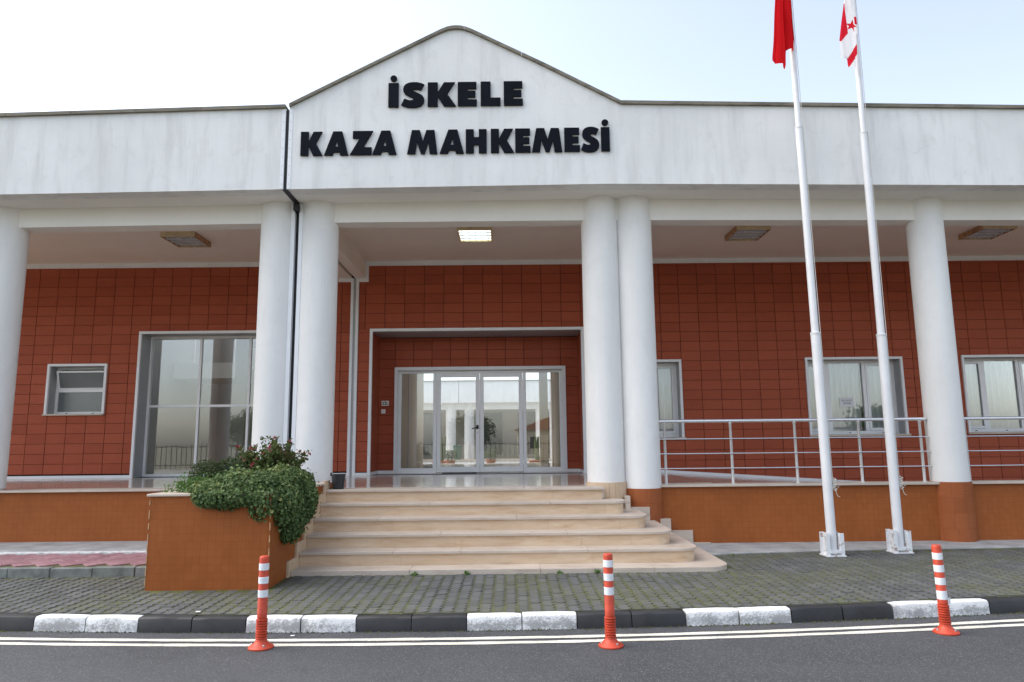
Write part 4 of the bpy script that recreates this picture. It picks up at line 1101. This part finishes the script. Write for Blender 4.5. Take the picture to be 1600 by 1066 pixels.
# red-flowered shrub behind
fs_ = thing('flowering_shrub', (-3.05, -0.85, 1.02), 'loose leafy shrub with small crimson flowers against the white column', 'shrub')
tips = []
for k in range(64):
    ang = random.uniform(0, 6.283); rr = 0.44*math.sqrt(random.random()); h = random.uniform(0.52, 0.82)*(1-0.45*rr)
    a = Vector((-3.05+0.12*math.cos(ang), -0.85+0.12*math.sin(ang), 1.02)); e = Vector((-3.05+rr*math.cos(ang), -0.85+0.75*rr*math.sin(ang), 1.02+h)); mid = (a+e)/2+Vector((0, 0, .07))
    if k < 24: MB().tube([a, mid, e], [0.006, 0.005, 0.003], 5).build('stem', 'stem', fs_)
    tips.append((a, mid, e))
Pl, Nl, Pf = [], [], []
for a, mid, e in tips:
    for q in range(80):
        t = 0.25+0.75*random.random(); p = a.lerp(mid, t*2) if t < .5 else mid.lerp(e, t*2-1)
        d = Vector((random.gauss(0, 1), random.gauss(0, 1), random.gauss(0, .8))).normalized(); Pl.append(p+d*random.uniform(.008, .05)); Nl.append(d+Vector((0, 0, .5)))
    if random.random() < 0.42:
        for q in range(7): Pf.append(e+Vector((random.gauss(0, .016), random.gauss(0, .016), random.gauss(0.0, .014))))
Pl, Nl = np.array(Pl), np.array(Nl); leaf_cloud('foliage', 'leaf_olive', fs_, Pl, Nl, 0.036, 0.5, None, 0.7)
Pf = np.array(Pf); tag(leaf_cloud('flowers', 'flower', fs_, Pf, rng.normal(0, 1, Pf.shape)+np.array([0, -0.4, .5]), 0.022, 0.3, None, 1.1), kind='stuff')
# duller shrub and fresh herb clump on the left of the bed
ds = thing('low_shrub', (-3.58, -1.25, 1.02), 'dull dark green shrub at the back of the planter bed', 'shrub')
P, N = lobes([(-3.66, -1.38, 1.32, 0.18, 0.22, 0.20), (-3.44, -1.2, 1.36, 0.19, 0.24, 0.18), (-3.55, -1.3, 1.2, 0.24, 0.22, 0.16)], 3800, 0.5); leaf_cloud('foliage', 'leaf_dark', ds, P, N, 0.028, 0.7, None, 0.7)
for k in range(8):
    a = Vector((-3.56+random.uniform(-.08, .1), -1.2, 1.02)); MB().tube([a, a+Vector((random.uniform(-.16, .2), random.uniform(-.2, .1), random.uniform(.25, .42)))], [0.007, 0.003], 5).build('stem', 'stem', ds)
hb = thing('herb_clump', (-3.72, -1.75, 1.02), 'bright fresh green herb clump at the left end of the planter', 'plant')
P = []; N = []
for k in range(230):
    bx, by = random.uniform(-3.84, -3.45), random.uniform(-1.9, -1.55); ln = Vector((random.gauss(0, .35), random.gauss(0, .35), 1)).normalized(); h = random.uniform(.20, .36)*(0.65+0.35*min(1, (bx+3.9)/.2))
    for q in range(8):
        t = (q+1)/8; p = Vector((bx, by, 1.03))+ln*h*t; P.append(p); N.append((random.gauss(0, .7), random.gauss(0, .7), .6))
leaf_cloud('foliage', 'leaf_fresh', hb, np.array(P), np.array(N), 0.030, 0.4, None, 0.45)
for k in range(6):
    a = Vector((-3.88+0.02*k, -1.85+.05*k, 1.06)); MB().tube([a, a+Vector((-.06, -.05, .08)), a+Vector((-.14, -.08, .07))], [0.004, 0.003, 0.002], 5).build('stem', 'stem', hb)

# bucket on the top step
bk = thing('bucket', (-2.475, 0.30, ZPF), 'small black plastic bucket on the top step by the white column', 'bucket')
MB().lathe(-2.475, 0.30, [(0.076, ZPF+0.001), (0.079, ZPF+0.008), (0.098, ZPF+0.195), (0.104, ZPF+0.197), (0.104, ZPF+0.212), (0.097, ZPF+0.212), (0.094, ZPF+0.19), (0.074, ZPF+0.012)], 28).build('body', 'black_plastic', bk, True)
MB().box(-2.592, -2.568, 0.285, 0.315, ZPF+0.185, ZPF+0.235).build('handle_lug', 'black_plastic', bk, bevel=0.003)

# ================================================================== RAILINGS
def railing(label, posts, xa, xb):
    r = thing('railing', ((xa+xb)/2, 0.78, 1.042), label, 'railing', 'steel railings along the porch')
    yr = 0.78
    MB().tube([(xa, yr, 1.985), (xb, yr, 1.985)], 0.026, 14).build('handrail', 'steel', r, True)
    for x in posts:
        p = MB().lathe(x, yr, [(0.034, 1.042), (0.034, 1.05), (0.022, 1.056), (0.020, 1.93), (0.024, 1.935), (0.030, 1.95), (0.018, 1.955), (0.016, 1.97)], 14).build('post', 'steel_post', r, True)
    for z in (1.715, 1.495, 1.275): MB().tube([(xa+0.01, yr-0.026, z), (xb+0.03, yr-0.026, z)], 0.0085, 8).build('rod', 'steel', r, True)
railing('polished steel railing between the paired columns and the single column', [2.36, 3.37, 4.35, 5.33, 6.27], 2.25, 6.36)
railing('polished steel railing right of the single column, cut by the photo edge', [6.955, 7.95, 8.95, 9.95, 10.9], 6.93, 11.0)

# ================================================================== CEILING LIGHTS
def ceiling_light(cx, cyy, lit, label):
    t = thing('ceiling_light', (cx, cyy, ZC), label, 'lamp', 'square ceiling lamps of the porch')
    wx, wy, h = 0.31, 0.36, 0.095
    b = MB(); b.box(cx-wx, cx+wx, cyy-wy, cyy-wy+0.02, ZC-h, ZC); b.build('front_side', 'lamp_body', t)
    MB().box(cx-wx, cx+wx, cyy+wy-0.02, cyy+wy, ZC-h, ZC).build('rear_side', 'lamp_body', t)
    for a in (cx-wx, cx+wx-0.02): MB().box(a, a+0.02, cyy-wy+0.02, cyy+wy-0.02, ZC-h, ZC).build('side', 'lamp_side' if not lit else 'lamp_body', t)
    MB().box(cx-wx+0.02, cx+wx-0.02, cyy-wy+0.02, cyy+wy-0.02, ZC-0.02, ZC-0.002).build('reflector_tray', 'lamp_tray', t)
    for k in range(4):
        y = cyy-wy+0.10+k*(2*wy-0.20)/3
        MB().tube([(cx-wx+0.03, y, ZC-0.055), (cx+wx-0.03, y, ZC-0.055)], 0.02 if not lit else 0.03, 10).build('tube', 'tube_on' if lit else 'tube_off', t, True)
    lv = MB()
    for k in range(5):
        x = cx-wx+0.02+(2*wx-0.04)*(k+0.5)/5; lv.box(x-0.002, x+0.002, cyy-wy+0.02, cyy+wy-0.02, ZC-h+0.004, ZC-h+0.022)
    for k in range(3):
        y = cyy-wy+0.10+(k+0.5)*(2*wy-0.20)/3; lv.box(cx-wx+0.02, cx+wx-0.02, y-0.012, y+0.012, ZC-h+0.002, ZC-h+0.03)
    lv.build('louvre', 'lamp_tray', t)
ceiling_light(-6.02, 2.72, False, 'unlit square lamp on the porch ceiling of the left bay')
ceiling_light(-0.60, 2.50, True, 'lit square lamp on the porch ceiling above the entrance')
ceiling_light(4.46, 2.60, False, 'unlit square lamp left of the flagpoles on the right porch ceiling')
ceiling_light(8.98, 2.66, False, 'unlit square lamp at the far right of the porch ceiling')

# ================================================================== DOORBELL, NOTICE
def text_mesh(body, size, m, parent, loc, name='lettering'):
    cu = bpy.data.curves.new('txt', 'FONT'); cu.body = body; cu.size = size; cu.align_x = 'CENTER'; cu.align_y = 'CENTER'; cu.offset = size*0.02; cu.extrude = 0.0008
    tmp = bpy.data.objects.new('tmp', cu); COL.objects.link(tmp); dg = bpy.context.evaluated_depsgraph_get()
    me = bpy.data.meshes.new_from_object(tmp.evaluated_get(dg)); bpy.data.objects.remove(tmp)
    me.transform(Matrix(((1, 0, 0, 0), (0, 0, -1, 0), (0, 1, 0, 0), (0, 0, 0, 1)))); me.transform(Matrix.Translation(loc)); me.materials.clear(); me.name = name
    return link(name, me, m, parent)
bp_ = thing('bell_sign', (-2.73, YR, 2.57), 'small white plate reading ZİL beside the entrance doors', 'sign')
MB().box(-2.815, -2.655, YR-0.012, YR-0.002, 2.515, 2.625).build('plate', 'bell_plate', bp_, bevel=0.002)
text_mesh('ZİL', 0.085, 'ink', bp_, (-2.735, YR-0.0135, 2.565))
db = thing('doorbell', (-2.77, YR, 2.39), 'small white doorbell button under the ZİL plate', 'doorbell')
MB().box(-2.82, -2.725, YR-0.028, YR-0.002, 2.345, 2.44).build('body', 'bell_plate', db, bevel=0.006)
MB().box(-2.79, -2.755, YR-0.033, YR-0.028, 2.37, 2.415).build('button', 'paper', db, bevel=0.002)
nt = thing('paper_notice', (7.17, YW+0.29, 2.36), 'white paper notice taped inside the curtained window between the flagpoles', 'notice')
MB().box(7.02, 7.325, YW+0.2915, YW+0.2930, 2.365, 2.575).build('sheet', 'paper', nt)
text_mesh('SES KAYIT', 0.052, 'ink_grey', nt, (7.172, YW+0.2905, 2.50)); text_mesh('BİRİMİ', 0.052, 'ink_grey', nt, (7.172, YW+0.2905, 2.44))

# ================================================================== FLAGPOLES AND FLAGS
def flagpole(x, y, label, lean):
    t = thing('flagpole', (x, y, 0.17), label, 'flagpole', 'white flagpoles on the pavement')
    def X(z): return x+lean*(z-0.17)
    for (r, a, c) in ((0.062, 0.19, 3.15), (0.050, 3.15, 6.17), (0.039, 6.17, 9.35)):
        MB().tube([(X(a), y, a), (X(c), y, c)], r, 20).build('pole_section', 'pole', t, True)
    for z, r in ((3.15, 0.066), (6.17, 0.054)): MB().lathe(X(z), y, [(r-0.003, z-0.03), (r, z-0.025), (r, z+0.004), (r-0.012, z+0.012)], 20).build('collar', 'pole', t, True)
    MB().lathe(X(9.35), y, [(0.04, 9.35), (0.06, 9.38), (0.05, 9.44), (0.01, 9.46)], 16).build('finial', 'pole', t, True)
    MB().box(x-0.13, x+0.13, y-0.115, y+0.115, 0.166, 0.182).build('base_plate', 'rusty', t, bevel=0.002)
    for s in (-1, 1):
        b = MB(); xi = x+s*0.068; xo = x+s*0.118; a, c = min(xi, xo), max(xi, xo)
        b.box(a, c, y-0.10, y-0.09, 0.183, 0.465); b.box(a, c, y+0.09, y+0.10, 0.183, 0.465); xw = xi
        b.box(min(xw, xw+s*0.01), max(xw, xw+s*0.01), y-0.0899, y+0.0899, 0.183, 0.465)
        b.build('bracket', 'rusty', t)
    MB().tube([(x-0.14, y-0.05, 0.24), (x+0.14, y-0.05, 0.24)], 0.008, 8).build('bolt', 'rusty', t); MB().tube([(x-0.14, y, 0.42), (x+0.14, y, 0.42)], 0.008, 8).build('bolt', 'rusty', t)
    MB().box(x-0.068, x+0.068, y-0.112, y-0.1005, 0.215, 0.245).build('strap', 'rusty', t)
    off = 0.075
    MB().tube([(X(1.1)+0.062, y-0.03, 1.1), (X(3.1)+0.060, y-0.03, 3.1), (X(6.1)+0.046, y-0.03, 6.1), (X(9)+0.036, y-0.03, 9.2)], 0.0045, 6).build('halyard', 'rope', t, True)
    MB().tube([(X(1.1)+0.070, y-0.015, 1.1), (X(3.1)+0.068, y-0.015, 3.1), (X(6.1)+0.054, y-0.015, 6.1), (X(9)+0.043, y-0.015, 9.2)], 0.0045, 6).build('halyard', 'rope', t, True)
    k = MB(); q = Vector((X(1.1)+off+0.005, y-0.04, 1.08)); pts = []
    for i in range(40): a = i*0.9; pts.append(q+Vector((0.022*math.cos(a)+0.01*math.sin(i*.37), 0.02*math.sin(a), -0.075+0.0045*i)))
    k.tube(pts, 0.005, 5); k.tube([q, q+Vector((.05, 0, -.03)), q+Vector((.07, 0, .03))], 0.004, 5); k.tube([q+Vector((0, 0, -.05)), q+Vector((.03, 0, -.14)), q+Vector((.06, 0, -.15))], 0.004, 5)
    k.build('rope_knot', 'rope', t)
    MB().box(X(1.08)+0.055, X(1.08)+0.085, y-0.012, y+0.012, 1.03, 1.13).build('cleat', 'pole', t)
    return X
X1 = flagpole(4.262, -0.41, 'left white flagpole flying the red flag', -0.006)
X2 = flagpole(5.262, -0.21, 'right white flagpole flying the white flag with red stripes', 0.001)
def drape(name, left, right, bottom, yc, folds, amp, ztop, label, m, group, paint=None, nu=90, nv=110, ys=-0.45):
    """cloth hanging in vertical folds: left(z)/right(z) outline, bottom(s) hem height for s across 0..1"""
    vs = []; col = []
    for j in range(nv+1):
        for i in range(nu+1):
            s = i/nu; zb = bottom(s); z = ztop+(zb-ztop)*j/nv; t = (ztop-z)/(ztop-7.05)
            xl, xr = left(z), right(z); fold = folds*2*math.pi*s
            x = xl+(xr-xl)*(s+0.055*math.sin(2*fold)*0.8); y = yc+amp*(0.35+0.65*t)*math.sin(fold+0.6)+0.018*math.sin(3.1*z+4*s)+0.006*math.sin(9*z+13*s)
            q = (CAM_D+yc)/(CAM_D+ys); vs.append((x*q, y, CAM_H+(z-CAM_H)*q-(0.07 if paint else 0))); col.append((s, z, x))
    fs = [(j*(nu+1)+i, j*(nu+1)+i+1, (j+1)*(nu+1)+i+1, (j+1)*(nu+1)+i) for j in range(nv) for i in range(nu)]
    me = bpy.data.meshes.new(name); me.from_pydata(vs, [], fs); me.polygons.foreach_set('use_smooth', [True]*len(fs))
    if paint:
        a = me.color_attributes.new('print', 'FLOAT_COLOR', 'POINT'); a.data.foreach_set('color', np.array([paint(s, z, x) + (1,) for s, z, x in col], dtype=np.float32).ravel())
    o = link(name, me, m); tag(o, label, 'flag', group); return o
lf = lambda z: lerp(z, [(7.05, 3.905), (7.25, 3.905), (8.15, 4.00), (9.1, 4.14)])
rt = lambda z: lerp(z, [(7.05, 4.262), (7.37, 4.262), (8.15, 4.232), (9.1, 4.20)])
drape('flag', lf, rt, lambda s: lerp(s, [(0, 7.20), (0.08, 7.16), (0.25, 7.10), (0.46, 7.05), (0.52, 7.15), (0.60, 7.34), (0.78, 7.36), (0.82, 7.385), (0.84, 7.355), (1.0, 7.36)]), -0.50, 2.2, 0.055, 9.1,
      'plain red flag hanging limp from the left flagpole', 'flag_red', 'flags')
def star_in(x, z, cx, cz, r):
    a = math.atan2(z-cz, x-cx)-R(78); d = math.hypot(x-cx, z-cz); k = math.pi*2/5; a = (a+k/2) % k-k/2
    ri = 0.40*r; a = abs(a); p0 = (r, 0.0); p1 = (ri*math.cos(k/2), ri*math.sin(k/2)); q = (d*math.cos(a), d*math.sin(a))
    return (p1[0]-p0[0])*(q[1]-p0[1])-(p1[1]-p0[1])*(q[0]-p0[0]) >= 0
def paint2(s, z, x):
    RED, WH = (0.62, 0.02, 0.035), (0.80, 0.79, 0.80)
    if star_in(x, z, 5.098, 7.79, 0.098): return RED
    if x < 5.034+0.02*(z-7.8) and 8.16 > z > 7.55+1.15*max(0.0, x-4.93)*(1.0 if x < 5.03 else 1.3): return RED
    w = z-(7.10+1.45*(x-4.985))
    if 0.0 < w < 0.155 and x > 4.96 and z < 7.56: return RED
    if x > 5.155 and 7.83 < z < 7.95: return RED
    return WH
lf2 = lambda z: lerp(z, [(7.05, 4.955), (7.27, 4.955), (7.30, 4.905), (7.55, 4.895), (8.15, 5.015), (9.1, 5.17)])
rt2 = lambda z: lerp(z, [(7.05, 5.150), (7.35, 5.160), (7.66, 5.165), (7.70, 5.19), (7.80, 5.195), (8.15, 5.165), (9.1, 5.25)])
drape('flag', lf2, rt2, lambda s: lerp(s, [(0, 7.30), (0.17, 7.29), (0.20, 7.19), (0.26, 7.14), (0.7, 7.08), (0.92, 7.055), (1.0, 7.13)]), -0.30, 1.1, 0.04, 9.1,
      'white flag with red stripes and star hanging from the right flagpole', 'flag_print', 'flags', paint2, 150, 260)

# ================================================================== BOLLARDS
def bollard(x, y, lean, label, bands, extra=False):
    t = thing('bollard', (x, y, 0.0), label, 'bollard', 'red and white bollards on the road edge')
    sub = []
    prof = [(0.042, 0.03), (0.042, 0.05)]
    for k in range(9):
        z = 0.056+k*0.0208; prof += [(0.044, z), (0.0475, z+0.003), (0.0475, z+0.011), (0.044, z+0.0135), (0.033, z+0.015), (0.033, z+0.0195)]
    prof += [(0.041, 0.245), (0.0415, 0.30), (0.0405, 0.302), (0.040, 0.73), (0.038, 0.742), (0.032, 0.749), (0.001, 0.75)]
    sub.append(MB().lathe(0, 0, prof, 32).build('post', 'bollard', t, True))
    sub.append(MB().lathe(0, 0, [(0.104, 0.002), (0.105, 0.012), (0.098, 0.018), (0.07, 0.034), (0.052, 0.052), (0.042, 0.075), (0.02, 0.076)], 36).build('base', 'bollard', t, True))
    for z0, z1 in bands: sub.append(MB().lathe(0, 0, [(0.0400, z0), (0.0418, z0+0.001), (0.0418, z1-0.001), (0.0400, z1)], 32, False).build('reflective_band', 'reflective', t, True))
    if extra: sub.append(MB().add([(0.03, -0.031, 0.245), (0.058, -0.02, 0.240), (0.060, -0.02, 0.295), (0.035, -0.03, 0.30), (0.03, -0.030, 0.245), (0.058, -0.018, 0.240), (0.060, -0.018, 0.295), (0.035, -0.028, 0.30)], [(0, 1, 2, 3), (4, 7, 6, 5), (0, 4, 5, 1), (1, 5, 6, 2), (2, 6, 7, 3), (3, 7, 4, 0)]).build('loose_band_end', 'reflective', t))
    for a in (-55, 65, 185): sub.append(MB().lathe(0.078*math.cos(R(a)), 0.078*math.sin(R(a)), [(0.010, 0.02), (0.010, 0.038), (0.006, 0.041)], 10).build('bolt', 'steel', t, True))
    for o in sub: o.matrix_parent_inverse = Matrix.Identity(4)
    t.rotation_euler = (0, lean, 0)
B3 = [(0.634, 0.690), (0.525, 0.580), (0.413, 0.472)]
bollard(-2.11, YK(-2.11)-0.47, 0.0, 'leftmost red bollard with three white bands, before the planter', B3)
bollard(0.828, YK(0.83)-0.555, -0.006, 'middle red bollard with three white bands, before the steps', [(0.640, 0.698), (0.530, 0.588), (0.415, 0.478)])
bollard(3.815, YK(3.8)-0.51, -0.022, 'rightmost red bollard with four white bands, the lowest band peeling', [(0.625, 0.683), (0.518, 0.578), (0.410, 0.470), (0.285, 0.360)], True)

# ================================================================== WEEDS AND LITTER
def weed(x, y, s, label):
    P = []; N = []
    for k in range(int(26*s/0.05)+10):
        a = random.uniform(0, 6.28); r = s*random.random()*0.8; P.append((x+r*math.cos(a), y+0.6*r*math.sin(a), 0.150+random.random()*s*0.7)); N.append((math.cos(a), math.sin(a), 1.2))
    o = leaf_cloud('weed', 'leaf_fresh', None, np.array(P), np.array(N), 0.022, 0.5, None, 0.8); tag(o, label, 'weed', 'weeds along the foot of the steps')
for (x, y, s, lb) in ((-1.13, -1.42, 0.05, 'green weed at the foot of the steps, nearest the planter'), (-0.52, -1.41, 0.055, 'leafy green weed at the foot of the steps halfway between the two left bollards'),
                  (0.58, -1.41, 0.045, 'green weed at the foot of the steps just left of the middle bollard'), (1.02, -1.41, 0.05, 'green weed at the foot of the steps just right of the middle bollard'),
                  (2.95, -0.36, 0.04, 'green weed at the concrete strip beside the rounded end of the bottom step')):
    weed(x, y, s, lb)
for x, y, s, lb in ((-2.95, YK(-2.9)+0.19, 0.022, 'white scrap of litter lying on the pavers behind the left black kerb stones'), (-1.95, YK(-1.9)-0.12, 0.018, 'white scrap of litter in the gutter right of the leftmost bollard')):
    z = 0.139 if y > YK(x) else 0.004
    b = MB().box(x-s, x+s, y-s*0.6, y+s*0.6, z, z+0.006).build('litter_scrap', 'paper', bevel=0.002); tag(b, lb, 'litter', 'litter scraps')
gut = MB(); tints = []
for k in range(900):
    x = random.uniform(-6, 7.5); y = YK(x)-abs(random.gauss(0.0, 0.022))+0.004; s = random.uniform(.004, .011); a = random.uniform(0, 3.1)
    gut.add([(x+s*math.cos(a), y+s*math.sin(a), 0.002), (x+s*math.cos(a+2.1), y+s*math.sin(a+2.1), 0.002), (x+s*math.cos(a+4.2), y+s*math.sin(a+4.2), 0.002), (x, y, 0.004+s*1.1)], [(0, 1, 3), (1, 2, 3), (2, 0, 3)])
tag(gut.build('gutter_moss', 'moss'), 'moss and grit along the foot of the kerb', 'moss', kind='stuff')

# ================================================================== COURTYARD THINGS
bn = thing('waste_bin', (-2.2, 19.8, 1.0), 'green waste bin seen through the left door leaf', 'bin')
MB().lathe(-2.2, 19.6, [(0.14, 1.0), (0.17, 1.52)], 20).build('body', 'bin_green', bn, True); MB().lathe(-2.2, 19.6, [(0.19, 1.52), (0.19, 1.56), (0.12, 1.60)], 20).build('lid', 'bin_green', bn, True)
def cactus(x, y, z, h, label):
    c = thing('potted_cactus', (x, y, z), label, 'cactus', 'potted plants in the courtyard')
    MB().box(x-0.28, x+0.28, y-0.12, y+0.12, z, z+0.16).build('pot', 'terracotta', c, bevel=0.02)
    for k in range(11):
        a = random.uniform(0, 6.28); r = random.uniform(0, .16); b_ = Vector((x+r*math.cos(a)*0.5, y+r*math.sin(a)*0.5, z+0.14)); e = Vector((x+r*1.25*math.cos(a), y+r*math.sin(a), z+h*random.uniform(.6, 1)))
        MB().tube([b_, b_.lerp(e, .4)+Vector((.03*math.cos(a), .03*math.sin(a), 0)), e], [0.03, 0.035, 0.018], 6).build('arm', 'cactus', c, True)
cactus(-2.36, 14.2, 0.93, 1.0, 'tall potted cactus behind the left door leaf'); cactus(0.93, 14.2, 0.93, 1.25, 'tall potted cactus behind the right sidelight')
def potted(x, y, z, label, m='leaf_dark'):
    c = thing('potted_plant', (x, y, z), label, 'plant', 'potted plants in the courtyard')
    MB().lathe(x, y, [(0.13, z), (0.17, z+0.17), (0.18, z+0.17), (0.18, z+0.19)], 18).build('pot', 'terracotta', c, True)
    P, N = lobes([(x, y, z+0.36, 0.26, 0.2, 0.17)], 420, 0.6); leaf_cloud('foliage', m, c, P, N, 0.045, 0.7, None, 0.7)
potted(-0.66, 14.4, 0.93, 'leafy potted plant behind the right door leaf'); potted(-2.02, 14.0, 0.93, 'bushy potted plant beside the green bin')

# ================================================================== ACROSS THE STREET (seen only mirrored in the glass)
struct(strip('far_pavement', 'concrete', lambda x: YK(x)-10.5, lambda x: YK(x)-7.2, 0.10))
fe = thing('iron_fence', (0, -15.5, 0.0), 'low wall with iron bar fence across the street', 'fence')
MB().box(-22, 22, -15.6, -15.4, -0.03, 0.55).build('wall', 'house', fe)
fb_ = MB()
for k in range(170): x = -21+k*0.25; fb_.box(x-0.012, x+0.012, -15.512, -15.488, 0.55, 1.75)
tag(fb_.build('bar', 'iron', fe), kind='stuff')
for z in (0.7, 1.6): MB().box(-22, 22, -15.52, -15.48, z, z+0.04).build('rail', 'iron', fe)
def house(x, y, w, d, h, label):
    H = thing('house', (x, y, 0), label, 'house'); MB().box(x-w/2, x+w/2, y-d, y, -0.03, h).build('wall', 'house', H)
    MB().prism([(x-w/2-0.4, h), (x+w/2+0.4, h), (x, h+w*0.19)], y-d-0.4, y+0.4, 'y').build('roof', 'roof_tile', H)
    for k in (-0.3, 0.3): MB().box(x+k*w-0.6, x+k*w+0.6, y, y+0.03, 1.0, 2.3).build('window', 'dark_glass', H)
    MB().box(x-0.45, x+0.45, y, y+0.03, 0, 2.1).build('door', 'iron', H)
house(-19, -46, 9, 7, 3.1, 'cream house with red roof left across the street'); house(6, -62, 10, 7, 3.2, 'cream house with red roof opposite the entrance')
def tree(x, y, h, r, label):
    T = thing('tree', (x, y, 0), label, 'tree', 'trees across the street'); MB().tube([(x, y, -0.05), (x+.1, y, h*.35), (x, y+.1, h*.6)], [0.2, 0.15, 0.08], 10).build('trunk', 'bark', T, True)
    Ls = [(x+random.uniform(-.6, .6)*r, y+random.uniform(-.5, .5)*r, h*0.68+random.uniform(-.25, .3)*r, r*random.uniform(.4, .65), r*random.uniform(.4, .65), r*random.uniform(.35, .55)) for _ in range(9)]
    P, N = lobes(Ls, 3200, 0.6); leaf_cloud('crown', 'leaf_tree', T, P, N, 0.22, 0.8, None, 0.7)
tree(-31, -60, 5.0, 3.2, 'bushy tree left across the street'); tree(-4.2, -52, 4.6, 2.8, 'bushy tree between the two houses'); tree(25.5, -50, 4.6, 2.8, 'tall tree right across the street'); tree(37, -50, 5.2, 3.0, 'bushy tree far right across the street')
